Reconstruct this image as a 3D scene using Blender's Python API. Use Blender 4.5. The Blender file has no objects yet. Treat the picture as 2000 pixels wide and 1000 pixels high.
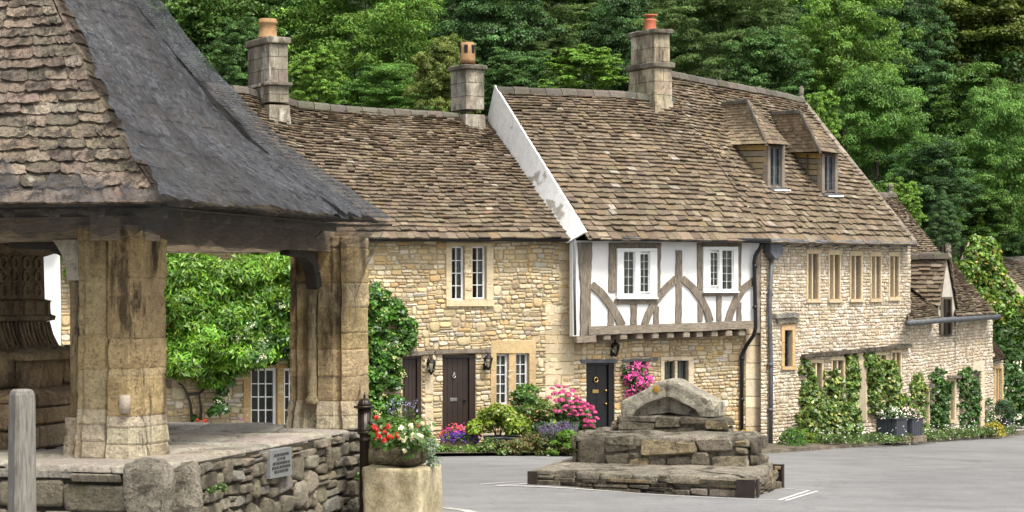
import bpy, math, random
import numpy as np
from mathutils import Vector, noise, Matrix
random.seed(7); rng = np.random.default_rng(7)
SC = bpy.context.scene; COL = SC.collection
F = 4200.0; CX, CY, CZ = 1000.0, 584.0, 3.0      # lens in photo pixels, horizon row, eye height (world)

# ---------------------------------------------------------------- geometry helpers
def W(px, py, d): return Vector(((px-CX)/F*d, d, CZ-(py-CY)/F*d))
def gz(x, y):
    z = CZ-1.638-0.008*x-0.036*min(y, 66)
    if y > 86: z += 0.36*(y-86)*min(1, (y-86)/10) 
    z += 0.10*math.exp(-((x-0.3)**2+(y-31.2)**2)/2.0)
    return z
def gpt(px, py, up=0.0):
    d = 30.0
    for _ in range(60):
        x = (px-CX)/F*d
        dz = CZ-gz(x, d)
        nd = dz*F/(py-CY)
        d = 0.6*d+0.4*nd
    p = W(px, py, d); p.z = gz(p.x, d)+up
    return p
class VP:                                             # a vertical plane (a facade)
    def __init__(s, a, b, n=None):
        s.p = Vector((a[0], a[1])); u = Vector((b[0]-a[0], b[1]-a[1])); s.L = u.length; s.u = u.normalized()
        s.n = Vector((s.u.y, -s.u.x))
    def off(s, k):
        q = s.p-s.n*k; return VP(q, q+s.u*s.L)
    def at(s, px, py, out=0.0):
        dr = Vector(((px-CX)/F, 1.0)); d = s.p.dot(s.n)/dr.dot(s.n)
        v = W(px, py, d); return v+s.N*out
    @property
    def N(s): return Vector((s.n.x, s.n.y, 0))
    @property
    def U(s): return Vector((s.u.x, s.u.y, 0))
    def s_of(s, v): return (Vector((v.x, v.y))-s.p).dot(s.u)
    def pt(s, a, z, out=0.0):
        q = s.p+s.u*a+s.n*out; return Vector((q.x, q.y, z))
def facade(x0, d0, x1, d1):
    a = W(x0, 0, d0); b = W(x1, 0, d1); return VP(a, b)
class GP:                                             # any plane through three points
    def __init__(s, a, b, c):
        s.a = a; s.n = (b-a).cross(c-a).normalized()
        if s.n.y > 0: s.n = -s.n
    def at(s, px, py, out=0.0):
        o = Vector((0, 0, CZ)); dr = Vector(((px-CX)/F, 1, -(py-CY)/F))
        t = (s.a-o).dot(s.n)/dr.dot(s.n); return o+dr*t+s.n*out
ORG = {}
def rc(c, v=0.12):
    k = 1+random.uniform(-v, v); return tuple(max(0.0, min(1.0, x*k*(1+random.uniform(-v, v)*0.25))) for x in c)
class MB:
    def __init__(s): s.v = []; s.f = []; s.c = []; s.sm = []
    def face(s, pts, col=(1, 1, 1), sm=False):
        i = len(s.v); s.v.extend(pts); s.f.append(tuple(range(i, i+len(pts)))); s.c.append(col); s.sm.append(sm)
    def add(s, verts, faces, col=(1, 1, 1), sm=False):
        i = len(s.v); s.v.extend(verts)
        for f in faces: s.f.append(tuple(i+k for k in f)); s.c.append(col); s.sm.append(sm)
    def prism(s, pts, vec, col=(1, 1, 1), bev=0.0):
        n = len(pts); vec = Vector(vec)
        if bev > 0:
            c = sum(pts, Vector())/n
            ins = [p+(c-p).normalized()*bev for p in pts]
            vs = list(pts)+[p+vec-vec.normalized()*bev for p in pts]+[p+vec for p in ins]
            fs = [tuple(range(n))[::-1]]
            for k in range(2):
                for i in range(n): fs.append((k*n+i, k*n+(i+1) % n, (k+1)*n+(i+1) % n, (k+1)*n+i))
            fs.append(tuple(range(2*n, 3*n)))
        else:
            vs = list(pts)+[p+vec for p in pts]
            fs = [tuple(range(n))[::-1], tuple(range(n, 2*n))]+[(i, (i+1) % n, n+(i+1) % n, n+i) for i in range(n)]
        s.add(vs, fs, col)
    def box(s, c, U, V, N, w, h, d, col=(1, 1, 1), bev=0.0):    # c = centre of back face, N extrudes by d
        pts = [c-U*w/2-V*h/2, c+U*w/2-V*h/2, c+U*w/2+V*h/2, c-U*w/2+V*h/2]
        s.prism(pts, N*d, col, bev)
    def tube(s, pts, r, n=8, col=(1, 1, 1), cap=True):
        rings = []
        for i, p in enumerate(pts):
            t = (pts[min(i+1, len(pts)-1)]-pts[max(i-1, 0)]).normalized()
            a = t.orthogonal().normalized() if i == 0 else (a-t*a.dot(t)).normalized()
            b = t.cross(a); rr = r[i] if isinstance(r, (list, tuple)) else r
            rings.append([p+(a*math.cos(2*math.pi*k/n)+b*math.sin(2*math.pi*k/n))*rr for k in range(n)])
        vs = [q for R in rings for q in R]; fs = []
        for i in range(len(pts)-1):
            for k in range(n): fs.append((i*n+k, i*n+(k+1) % n, (i+1)*n+(k+1) % n, (i+1)*n+k))
        if cap: fs += [tuple(range(n))[::-1], tuple((len(pts)-1)*n+k for k in range(n))]
        s.add(vs, fs, col, True)
    def lathe(s, base, prof, n=20, col=(1, 1, 1), flute=0.0, nf=0):
        vs = []; fs = []
        for (r, z) in prof:
            for k in range(n):
                a = 2*math.pi*k/n; rr = r*(1+flute*math.cos(nf*a))
                vs.append(base+Vector((rr*math.cos(a), rr*math.sin(a), z)))
        m = len(prof)
        for i in range(m-1):
            for k in range(n): fs.append((i*n+k, i*n+(k+1) % n, (i+1)*n+(k+1) % n, (i+1)*n+k))
        fs += [tuple(range(n))[::-1], tuple((m-1)*n+k for k in range(n))]
        s.add(vs, fs, col, True)
    def pillow(s, c, U, V, N, w, h, dep, col, rnd=0.3, jit=0.1, flat=.75):
        # a dressed or rubble stone: rounded irregular outline, domed face
        ring = []
        for (sx, sy) in ((-1, -1), (1, -1), (1, 1), (-1, 1)):
            q = rnd*min(w, h)
            jx = random.uniform(-jit, jit*0.6)*min(w, h)*0.6; jy = random.uniform(-jit, jit*0.6)*min(w, h)*0.6
            x = sx*(w/2+jx); y = sy*(h/2+jy)
            pts = [(x, y-sy*q), (x-sx*0.3*q, y-sy*0.3*q), (x-sx*q, y)]
            if sx*sy < 0: pts = pts[::-1]
            ring += pts if sx*sy > 0 and False else pts
        # order: ensure going round counter-clockwise
        ring.sort(key=lambda t: math.atan2(t[1]/h, t[0]/w))
        n = len(ring); tilt = (random.uniform(-.25, .25)*dep, random.uniform(-.25, .25)*dep)
        def lay(k, d): return [c+U*(x*k if k == 1 else x-math.copysign(min(abs(x), (1-k)*min(w, h)*.5), x))+V*(y if k == 1 else y-math.copysign(min(abs(y), (1-k)*min(w, h)*.5), y))+N*(d*dep+(tilt[0]*x/w+tilt[1]*y/h)*(d > 0)*2) for x, y in ring]
        vs = lay(1, -0.3)+lay(1, 0.45)+lay(1-.30*flat, .9)+lay(1-.62*flat, 1.0); fs = []
        for k in range(3):
            for i in range(n): fs.append((k*n+i, k*n+(i+1) % n, (k+1)*n+(i+1) % n, (k+1)*n+i))
        s.add(vs, fs, col, True); s.f.append(tuple(len(s.v)-n+k for k in range(n))); s.c.append(col); s.sm.append(False)
    def build(s, name, mat, parent=None, origin=None):
        me = bpy.data.meshes.new(name)
        o0 = origin if origin is not None else (ORG.get(parent.name, Vector()) if parent else Vector())
        if parent is None and origin is None: o0 = Vector()
        vs = [(v[0]-o0[0], v[1]-o0[1], v[2]-o0[2]) for v in s.v]
        me.from_pydata(vs, [], s.f)
        a = me.attributes.new('Col', 'FLOAT_COLOR', 'CORNER')
        ln = np.array([len(f) for f in s.f]); c = np.ones((len(s.c), 4), dtype=np.float32); c[:, :3] = np.array([x[:3] for x in s.c])
        a.data.foreach_set('color', np.repeat(c, ln, axis=0).ravel())
        me.polygons.foreach_set('use_smooth', np.array(s.sm, dtype=bool))
        me.materials.append(mat); me.update()
        o = bpy.data.objects.new(name, me); COL.objects.link(o)
        if parent: o.parent = parent
        else: o.location = o0
        ORG[o.name] = Vector(o0)
        return o
def thing(name, label, cat, loc, group=None):
    o = bpy.data.objects.new(name, None); COL.objects.link(o); o.location = loc; o.empty_display_size = .3
    ORG[o.name] = Vector(loc); return tag(o, label, cat, group)
def tag(o, label, cat, group=None):
    o['label'] = label; o['category'] = cat
    if group: o['group'] = group
    return o
def kind(o, k): o['kind'] = k; return o

# ---------------------------------------------------------------- materials
def nn(nt, t, **kw):
    n = nt.nodes.new(t)
    for k, v in kw.items(): setattr(n, k, v)
    return n
def ramp(nt, inp, stops):
    r = nn(nt, 'ShaderNodeValToRGB'); e = r.color_ramp.elements
    while len(e) < len(stops): e.new(0.5)
    for i, (p, c) in enumerate(stops):
        e[i].position = p; e[i].color = (c, c, c, 1) if not isinstance(c, tuple) else c+(1,)
    nt.links.new(inp, r.inputs[0]); return r.outputs[0]
def noise_t(nt, vec, scale, detail=5, rough=.6, dist=0):
    t = nn(nt, 'ShaderNodeTexNoise'); t.inputs['Scale'].default_value = scale; t.inputs['Detail'].default_value = detail
    t.inputs['Roughness'].default_value = rough; t.inputs['Distortion'].default_value = dist
    if vec: nt.links.new(vec, t.inputs['Vector'])
    return t.outputs['Fac']
def mixc(nt, fac, a, b, mode='MIX'):
    m = nn(nt, 'ShaderNodeMix', data_type='RGBA', blend_type=mode)
    for val, i in ((fac, 0), (a, 6), (b, 7)):
        if hasattr(val, 'node'): nt.links.new(val, m.inputs[i])
        elif i == 0: m.inputs[0].default_value = val
        else: m.inputs[i].default_value = tuple(val)+(1,)
    return m.outputs[2]
def mapped(nt, vec, sc):
    m = nn(nt, 'ShaderNodeMapping'); m.inputs['Scale'].default_value = sc; nt.links.new(vec, m.inputs['Vector']); return m.outputs[0]
def new_mat(name):
    m = bpy.data.materials.new(name); m.use_nodes = True; nt = m.node_tree; b = nt.nodes['Principled BSDF']
    tc = nn(nt, 'ShaderNodeTexCoord'); return m, nt, b, tc.outputs['Object']
def stone(name, s1=1.2, s2=12, lo=.6, hi=1.25, bump=.4, bd=.02, stain=0.0, stain_col=(.03, .025, .02), lichen=0.0, rough=.92, lichen_col=(.50, .48, .42), spots=0.0, streak=(3.0, 3.0, .35), moss=0.0, patch=()):
    m, nt, b, v = new_mat(name)
    at = nn(nt, 'ShaderNodeAttribute', attribute_name='Col').outputs['Color']
    n1 = noise_t(nt, v, s1, 4); n2 = noise_t(nt, v, s2, 8, .72); n3 = noise_t(nt, v, s2*4, 4, .8)
    c = mixc(nt, 1, at, ramp(nt, n1, [(.25, lo), (.75, hi)]), 'MULTIPLY')
    c = mixc(nt, 1, c, ramp(nt, n2, [(.25, lo*.95), (.5, 1.0), (.78, hi*1.05)]), 'MULTIPLY')
    c = mixc(nt, 1, c, ramp(nt, n3, [(.3, .82), (.7, 1.15)]), 'MULTIPLY')
    for (sc, th, w_, col, k) in patch:
        c = mixc(nt, ramp(nt, noise_t(nt, mapped(nt, v, sc), 1.0, 9, .68, .4), [(th, 0), (th+w_, k)]), c, col)
    if lichen: c = mixc(nt, ramp(nt, noise_t(nt, v, s2*.6, 9, .78), [(.64-.1*lichen, 0), (.72-.1*lichen, .7)]), c, lichen_col)
    if stain:
        st = noise_t(nt, mapped(nt, v, streak), 1.0, 9, .7, .3)
        c = mixc(nt, ramp(nt, st, [(.64-.22*stain, 0), (.84-.15*stain, .75)]), c, stain_col)
    if moss: c = mixc(nt, ramp(nt, noise_t(nt, v, 2.3, 8, .72), [(.66-.15*moss, 0), (.80-.12*moss, .65)]), c, (.085, .085, .022))
    if spots: c = mixc(nt, ramp(nt, noise_t(nt, v, s2*5.5, 6, .75), [(.30+.12*spots, .7), (.40+.12*spots, 0)]), c, stain_col)
    nt.links.new(c, b.inputs['Base Color']); b.inputs['Roughness'].default_value = rough
    bp = nn(nt, 'ShaderNodeBump'); bp.inputs['Strength'].default_value = bump; bp.inputs['Distance'].default_value = bd
    nt.links.new(n2, bp.inputs['Height']); bp2 = nn(nt, 'ShaderNodeBump'); bp2.inputs['Strength'].default_value = bump*.7; bp2.inputs['Distance'].default_value = bd*.3
    nt.links.new(n3, bp2.inputs['Height']); nt.links.new(bp.outputs[0], bp2.inputs['Normal']); nt.links.new(bp2.outputs[0], b.inputs['Normal'])
    b.inputs['Specular IOR Level'].default_value = .2
    return m
def plain(name, col, rough=.6, metal=0, var=.15, sc=6, bump=.0, spec=.4):
    m, nt, b, v = new_mat(name)
    n1 = noise_t(nt, v, sc, 6, .65)
    c = mixc(nt, 1, col, ramp(nt, n1, [(.3, 1-var), (.7, 1+var)]), 'MULTIPLY')
    nt.links.new(c, b.inputs['Base Color']); b.inputs['Roughness'].default_value = rough; b.inputs['Metallic'].default_value = metal
    b.inputs['Specular IOR Level'].default_value = spec
    if bump:
        bp = nn(nt, 'ShaderNodeBump'); bp.inputs['Strength'].default_value = bump; bp.inputs['Distance'].default_value = .01
        nt.links.new(n1, bp.inputs['Height']); nt.links.new(bp.outputs[0], b.inputs['Normal'])
    return m
def wood(name, col, grain=(1, 1, 8), lo=.5, hi=1.4, bump=.5, rough=.85):
    m, nt, b, v = new_mat(name)
    g = noise_t(nt, mapped(nt, v, grain), 6, 8, .7, .4)
    c = mixc(nt, 1, col, ramp(nt, g, [(.3, lo), (.5, 1.0), (.72, hi)]), 'MULTIPLY')
    c = mixc(nt, 1, c, ramp(nt, noise_t(nt, v, 3, 4), [(.3, .75), (.7, 1.2)]), 'MULTIPLY')
    nt.links.new(c, b.inputs['Base Color']); b.inputs['Roughness'].default_value = rough
    bp = nn(nt, 'ShaderNodeBump'); bp.inputs['Strength'].default_value = bump; bp.inputs['Distance'].default_value = .015
    nt.links.new(g, bp.inputs['Height']); nt.links.new(bp.outputs[0], b.inputs['Normal']); return m
def leafmat(name, trans=.3, gloss=.05):
    m = bpy.data.materials.new(name); m.use_nodes = True; nt = m.node_tree; nt.nodes.clear()
    at = nn(nt, 'ShaderNodeAttribute', attribute_name='Col').outputs['Color']
    d = nn(nt, 'ShaderNodeBsdfDiffuse'); t = nn(nt, 'ShaderNodeBsdfTranslucent'); g = nn(nt, 'ShaderNodeBsdfGlossy'); g.inputs['Roughness'].default_value = .45
    nt.links.new(at, d.inputs[0]); nt.links.new(mixc(nt, 1, at, (1.3, 1.25, .6), 'MULTIPLY'), t.inputs[0])
    m1 = nn(nt, 'ShaderNodeMixShader'); m1.inputs[0].default_value = trans; nt.links.new(d.outputs[0], m1.inputs[1]); nt.links.new(t.outputs[0], m1.inputs[2])
    m2 = nn(nt, 'ShaderNodeMixShader'); m2.inputs[0].default_value = gloss; nt.links.new(m1.outputs[0], m2.inputs[1]); nt.links.new(g.outputs[0], m2.inputs[2])
    o = nn(nt, 'ShaderNodeOutputMaterial'); nt.links.new(m2.outputs[0], o.inputs[0]); return m
M = {}
M['rubble'] = stone('rubble_stone', .7, 14, .80, 1.18, .6, .02, spots=.2)
M['rubble_pale'] = stone('pale_rubble_stone', .6, 14, .84, 1.16, .6, .02, spots=.3, patch=[((1.6, 1.6, .16), .58, .09, (.085, .072, .055), .65), ((.55, .55, .6), .50, .2, (.44, .345, .215), .45)])
M['dressed'] = stone('dressed_stone', 1.0, 9, .84, 1.14, .3, .01, spots=.1, patch=[((2, 2, .8), .60, .18, (.22, .17, .11), .5)])
M['column'] = stone('weathered_column_stone', 1.0, 7, .66, 1.28, 1.0, .06, spots=.35, patch=[((1.5, 1.5, .9), .50, .22, (.30, .19, .08), .6), ((1.7, 1.7, .55), .53, .12, (.045, .030, .018), .8), ((3.5, 3.5, .8), .57, .07, (.035, .025, .016), .75), ((4.2, 4.2, 3), .60, .10, (.62, .50, .32), .6), ((7, 7, 5), .60, .08, (.10, .07, .04), .6)])
M['plinth'] = stone('plinth_stone', 1.5, 7, .6, 1.3, 1.1, .06, spots=.45, moss=.45, lichen=.3, patch=[((1.2, 1.2, 1.6), .52, .16, (.055, .045, .032), .7)])
M['tile'] = stone('stone_roof_tile', .5, 11, .74, 1.25, .8, .02, spots=.5, stain_col=(.03, .024, .018), patch=[((.8, .8, 1.2), .56, .2, (.085, .068, .048), .6), ((5, 5, 5), .66, .06, (.40, .36, .29), .5)])
M['tile_big'] = stone('large_stone_roof_tile', .8, 7, .62, 1.35, 1.2, .04, spots=.5, lichen=.1, stain_col=(.022, .018, .015), patch=[((5.5, 5.5, 5.5), .50, .08, (.050, .042, .034), .8), ((13, 13, 13), .55, .08, (.05, .042, .034), .7), ((.5, .5, .9), .56, .16, (.06, .052, .045), .6), ((4, 4, 4), .63, .05, (.50, .46, .38), .6)])
M['chimney'] = stone('chimney_stone', 1.2, 8, .72, 1.2, .5, .015, spots=.2, patch=[((2.2, 2.2, .6), .47, .16, (.065, .054, .040), .85), ((2.6, 2.6, .9), .57, .1, (.60, .56, .47), .8), ((9, 9, 9), .56, .08, (.06, .05, .038), .6)])
M['lichen_stone'] = stone('lichened_step_stone', 1.4, 7, .55, 1.35, 1.2, .07, spots=.6, lichen=.45, moss=.2, patch=[((2.4, 2.4, 4.5), .50, .12, (.050, .042, .030), .8), ((2.6, 2.6, 4.0), .61, .1, (.42, .30, .13), .6)])
M['trough'] = stone('mossy_block_stone', 1.2, 7, .7, 1.25, .6, .02, spots=.3, patch=[((2.2, 2.2, 1.2), .47, .2, (.15, .125, .045), .75), ((3, 3, .7), .57, .12, (.08, .065, .04), .6)])
M['cap_stone'] = stone('pale_cap_stone', 2.0, 9, .7, 1.25, 1.3, .05, spots=.5, lichen=.5, patch=[((4, 4, 4), .53, .1, (.10, .085, .06), .75), ((9, 9, 9), .58, .07, (.06, .05, .038), .6)])
M['flag'] = stone('flagstone', 1.0, 6, .68, 1.22, 1.0, .03, spots=.45, patch=[((1.2, 4.5, 1), .54, .12, (.09, .08, .065), .6), ((2.5, 2.5, 1), .62, .08, (.50, .48, .42), .5)])
M['beam'] = wood('old_oak', (.20, .165, .125), (7, 7, 1.0), .22, 1.6, 1.0)
M['beam_plate'] = wood('tan_oak_plate', (.30, .235, .16), (1.2, 1.2, 9), .30, 1.5, .9)
M['beam_dark'] = wood('near_black_oak', (.030, .024, .018), (1.2, 1.2, 6), .5, 1.5)  # near-black brown oak of the arch braces
M['beam_h'] = wood('old_oak_beam', (.24, .20, .15), (1.2, 1.2, 9), .30, 1.55, .9)
M['dark_wood'] = wood('dark_brown_door_wood', (.030, .017, .012), (14, 14, 1), .8, 1.3, .15, .5)
M['black_paint'] = plain('black_gloss_paint', (.012, .012, .014), .3, 0, .1)
M['post_wood'] = wood('grey_weathered_post', (.190, .175, .150), (9, 9, .7), .42, 1.5, .8)
M['iron'] = plain('black_iron', (.016, .016, .018), .45, .3, .2)
M['pump'] = plain('brown_painted_iron', (.030, .019, .015), .38, .3, .35, 14, .25)
M['rust'] = plain('rust_brown_steel', (.040, .029, .024), .7, .3, .3, 9, .2)
M['lead'] = plain('grey_lead', (.11, .115, .125), .6, .2, .35, 7, .3)
M['white_paint'] = plain('white_window_paint', (.78, .78, .76), .45, 0, .04)
M['render'] = plain('white_lime_render', (.76, .755, .73), .9, 0, .09, 1.6, .35)
M['brass'] = plain('brass', (.6, .42, .14), .3, 1, .1)
M['silver'] = plain('pale_metal', (.55, .53, .5), .35, 1, .1)
M['dark_slate'] = plain('dark_painted_planter', (.045, .05, .06), .6, 0, .15)
M['terracotta'] = plain('terracotta', (.33, .195, .09), .8, 0, .25, 9, .2)
M['terracotta_red'] = plain('red_terracotta', (.50, .15, .08), .8, 0, .2, 9, .2)
M['curtain'] = plain('net_curtain', (.62, .6, .55), .9, 0, .1, 14)
M['room'] = plain('dark_room', (.10, .085, .06), .9, 0, .3, 3)  # dark colour standing in for the unlit room behind the panes
M['soil'] = plain('garden_soil', (.105, .085, .058), .95, 0, .5, 3, .6)
M['undergrowth'] = plain('woodland_undergrowth', (.020, .030, .011), .95, 0, .6, 1.5, .6)
M['bark'] = wood('tree_bark', (.045, .036, .026), (2, 2, .5), .6, 1.4)
M['plaque'] = plain('cast_grey_plaque', (.20, .205, .195), .55, .1, .15, 20)
M['letter'] = plain('dark_lettering', (.05, .05, .05), .7)
M['paint_line'] = stone('worn_road_paint', .9, 16, .7, 1.1, .1, .003, spots=.35, stain_col=(.14, .14, .14))
M['leaf'] = leafmat('leaf', .3, .05)
M['leaf_far'] = leafmat('far_leaf', .18, .02)
M['petal'] = leafmat('petal', .25, .02)
def mk_glass():
    m = bpy.data.materials.new('window_glass'); m.use_nodes = True; nt = m.node_tree; nt.nodes.clear()
    t = nn(nt, 'ShaderNodeBsdfTransparent'); t.inputs[0].default_value = (.72, .76, .74, 1); g = nn(nt, 'ShaderNodeBsdfGlossy'); g.inputs['Roughness'].default_value = .04
    g.inputs[0].default_value = (.9, .95, 1, 1)
    x = nn(nt, 'ShaderNodeMixShader'); lw = nn(nt, 'ShaderNodeLayerWeight'); lw.inputs[0].default_value = .28
    nt.links.new(lw.outputs['Fresnel'], x.inputs[0]); nt.links.new(t.outputs[0], x.inputs[1]); nt.links.new(g.outputs[0], x.inputs[2])
    o = nn(nt, 'ShaderNodeOutputMaterial'); nt.links.new(x.outputs[0], o.inputs[0]); return m
M['glass'] = mk_glass()
def mk_asphalt():
    m, nt, b, v = new_mat('asphalt')
    c = mixc(nt, 1, (.186, .184, .179), ramp(nt, noise_t(nt, mapped(nt, v, (.12, .5, 1)), 1.0, 5, .6), [(.3, .90), (.7, 1.08)]), 'MULTIPLY')
    c = mixc(nt, 1, c, ramp(nt, noise_t(nt, v, 28, 5, .95), [(.3, .62), (.7, 1.38)]), 'MULTIPLY')
    c = mixc(nt, 1, c, ramp(nt, noise_t(nt, v, 1.1, 8, .75), [(.35, .80), (.6, 1.08)]), 'MULTIPLY')
    c = mixc(nt, 1, c, ramp(nt, noise_t(nt, mapped(nt, v, (.16, .16, 1)), 1.0, 5, .5, 1.2), [(.46, .90), (.50, 1.0), (.62, 1.06)]), 'MULTIPLY')
    c = mixc(nt, ramp(nt, noise_t(nt, v, 9, 8, .85), [(.66, 0), (.74, .5)]), c, (.30, .285, .26))
    cr = nn(nt, 'ShaderNodeTexVoronoi', feature='DISTANCE_TO_EDGE'); cr.inputs['Scale'].default_value = .35
    d = nn(nt, 'ShaderNodeVectorMath', operation='ADD'); nz = nn(nt, 'ShaderNodeTexNoise'); nz.inputs['Scale'].default_value = 1.3; nt.links.new(v, nz.inputs['Vector'])
    nt.links.new(v, d.inputs[0]); nt.links.new(nz.outputs['Color'], d.inputs[1]); nt.links.new(d.outputs[0], cr.inputs['Vector'])
    c = mixc(nt, ramp(nt, cr.outputs['Distance'], [(.0, .35), (.012, 0)]), c, (.07, .07, .07))
    nt.links.new(c, b.inputs['Base Color']); b.inputs['Roughness'].default_value = .82
    bp = nn(nt, 'ShaderNodeBump'); bp.inputs['Strength'].default_value = .35; bp.inputs['Distance'].default_value = .008
    nt.links.new(noise_t(nt, v, 45, 4, .8), bp.inputs['Height']); nt.links.new(bp.outputs[0], b.inputs['Normal']); return m
M['asphalt'] = mk_asphalt()
def mk_verge():                                        # white painted gable upstand, paint flaking off the plaster
    m, nt, b, v = new_mat('flaking_white_paint')
    n1 = noise_t(nt, v, 1.15, 5, .55, .3)
    c = mixc(nt, ramp(nt, n1, [(.60, 0), (.63, 1)]), (.78, .78, .76), (.36, .34, .29))
    c = mixc(nt, 1, c, ramp(nt, noise_t(nt, v, 8, 6, .7), [(.3, .82), (.6, 1.04)]), 'MULTIPLY')
    nt.links.new(c, b.inputs['Base Color']); b.inputs['Roughness'].default_value = .9; return m
M['verge'] = mk_verge()
def mk_net(name, alpha_lo, alpha_hi, rot, base=(.016, .0175, .021), hi=(.108, .113, .124), fine=(5, 34, 34), rib=0, bump=.9):
    m, nt, b, v = new_mat(name)
    mp = nn(nt, 'ShaderNodeMapping'); mp.inputs['Rotation'].default_value = rot; mp.inputs['Scale'].default_value = fine; nt.links.new(v, mp.inputs['Vector'])
    n1 = noise_t(nt, mp.outputs[0], 1.0, 8, .8, .8); n2 = noise_t(nt, mapped(nt, v, (.5, .5, .8)), 1.0, 6, .62, .5); n3 = noise_t(nt, v, 17, 6, .85); n4 = noise_t(nt, v, 60, 3, .9)
    c = mixc(nt, ramp(nt, n1, [(.40, 0), (.66, 1)]), base, hi)
    c = mixc(nt, 1, c, ramp(nt, n2, [(.3, .45), (.55, .95), (.72, 1.5)]), 'MULTIPLY')
    c = mixc(nt, 1, c, ramp(nt, n3, [(.3, .5), (.7, 1.5)]), 'MULTIPLY'); c = mixc(nt, 1, c, ramp(nt, n4, [(.3, .5), (.7, 1.5)]), 'MULTIPLY')
    h = n1; a = ramp(nt, n1, [(.3, alpha_lo), (.6, alpha_hi)])
    if rib:
        wv = nn(nt, 'ShaderNodeTexWave', wave_type='BANDS', bands_direction='Z'); wv.inputs['Scale'].default_value = rib; wv.inputs['Distortion'].default_value = 5; wv.inputs['Detail'].default_value = 3; wv.inputs['Detail Scale'].default_value = .9; nt.links.new(v, wv.inputs['Vector'])
        c = mixc(nt, 1, c, ramp(nt, wv.outputs['Fac'], [(.25, .62), (.7, 1.3)]), 'MULTIPLY'); h = wv.outputs['Fac']
    nt.links.new(c, b.inputs['Base Color']); b.inputs['Roughness'].default_value = .75
    mul = nn(nt, 'ShaderNodeMath', operation='MULTIPLY'); nt.links.new(a, mul.inputs[0]); mu2 = nn(nt, 'ShaderNodeMath', operation='MULTIPLY'); nt.links.new(ramp(nt, n3, [(.3, .72), (.55, 1.0)]), mu2.inputs[0]); nt.links.new(ramp(nt, noise_t(nt, mapped(nt, v, (1.6, 1.6, 2.4)), 1.0, 6, .65, .6), [(.38, 1.0), (.72, .62)]), mu2.inputs[1]); nt.links.new(mu2.outputs[0], mul.inputs[1]); nt.links.new(mul.outputs[0], b.inputs['Alpha'])
    bp = nn(nt, 'ShaderNodeBump'); bp.inputs['Strength'].default_value = bump; bp.inputs['Distance'].default_value = .03
    nt.links.new(h, bp.inputs['Height']); nt.links.new(bp.outputs[0], b.inputs['Normal']); return m
M['net'] = mk_net('black_shade_netting', .62, 1.0, (.5, .5, .3), fine=(3.5, 12, 12))
M['net_strip'] = mk_net('ribbed_shade_netting', .80, 1.0, (.5, .5, .3), (.015, .0165, .019), (.10, .105, .115), (3.5, 9, 9), 13, .4)
M['net_thin'] = mk_net('thin_shade_netting', .12, .62, (.5, .5, .3), (.04, .04, .043), (.12, .12, .125), (3.5, 12, 12))
M['net_thin2'] = mk_net('loose_shade_netting', .12, .5, (.5, .5, .3), (.03, .03, .032), (.08, .08, .082), (5, 20, 20))
M['net_skirt'] = mk_net('hanging_shade_netting', .40, .80, (0, .2, .3), (.022, .022, .023), (.06, .058, .055), (5, 20, 20))
# ---------------------------------------------------------------- walls
def spans(poly, w):
    xs = []
    for i in range(len(poly)):
        (x0, y0), (x1, y1) = poly[i], poly[(i+1) % len(poly)]
        if (y0 <= w) != (y1 <= w): xs.append(x0+(w-y0)*(x1-x0)/(y1-y0))
    xs.sort(); return [(xs[i], xs[i+1]) for i in range(0, len(xs)-1, 2)]
PAL1 = [((.525, .42, .25), 6), ((.60, .505, .335), 6), ((.68, .595, .44), 3), ((.55, .385, .185), 2), ((.44, .35, .22), 3), ((.52, .475, .385), 1.5), ((.61, .46, .255), 2)]
PAL3 = [((.57, .50, .385), 5), ((.645, .58, .47), 5), ((.50, .415, .29), 3), ((.55, .455, .345), 3), ((.46, .385, .28), 2), ((.70, .65, .56), 2.5)]
PALQ = [((.62, .51, .34), 3), ((.68, .58, .41), 3), ((.56, .45, .29), 2)]
PALP = [((.33, .285, .205), 4), ((.40, .35, .26), 3), ((.27, .23, .165), 3), ((.37, .34, .28), 3), ((.45, .385, .26), 1)]
def pick(pal, v=.1):
    t = sum(k for _, k in pal); r = random.uniform(0, t)
    for c, k in pal:
        r -= k
        if r <= 0: return rc(c, v)
    return rc(pal[0][0], v)
PALX2 = [((.42, .355, .25), 3), ((.34, .295, .215), 3), ((.50, .40, .24), 1.6), ((.24, .205, .15), 3), ((.48, .42, .32), 2)]
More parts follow.
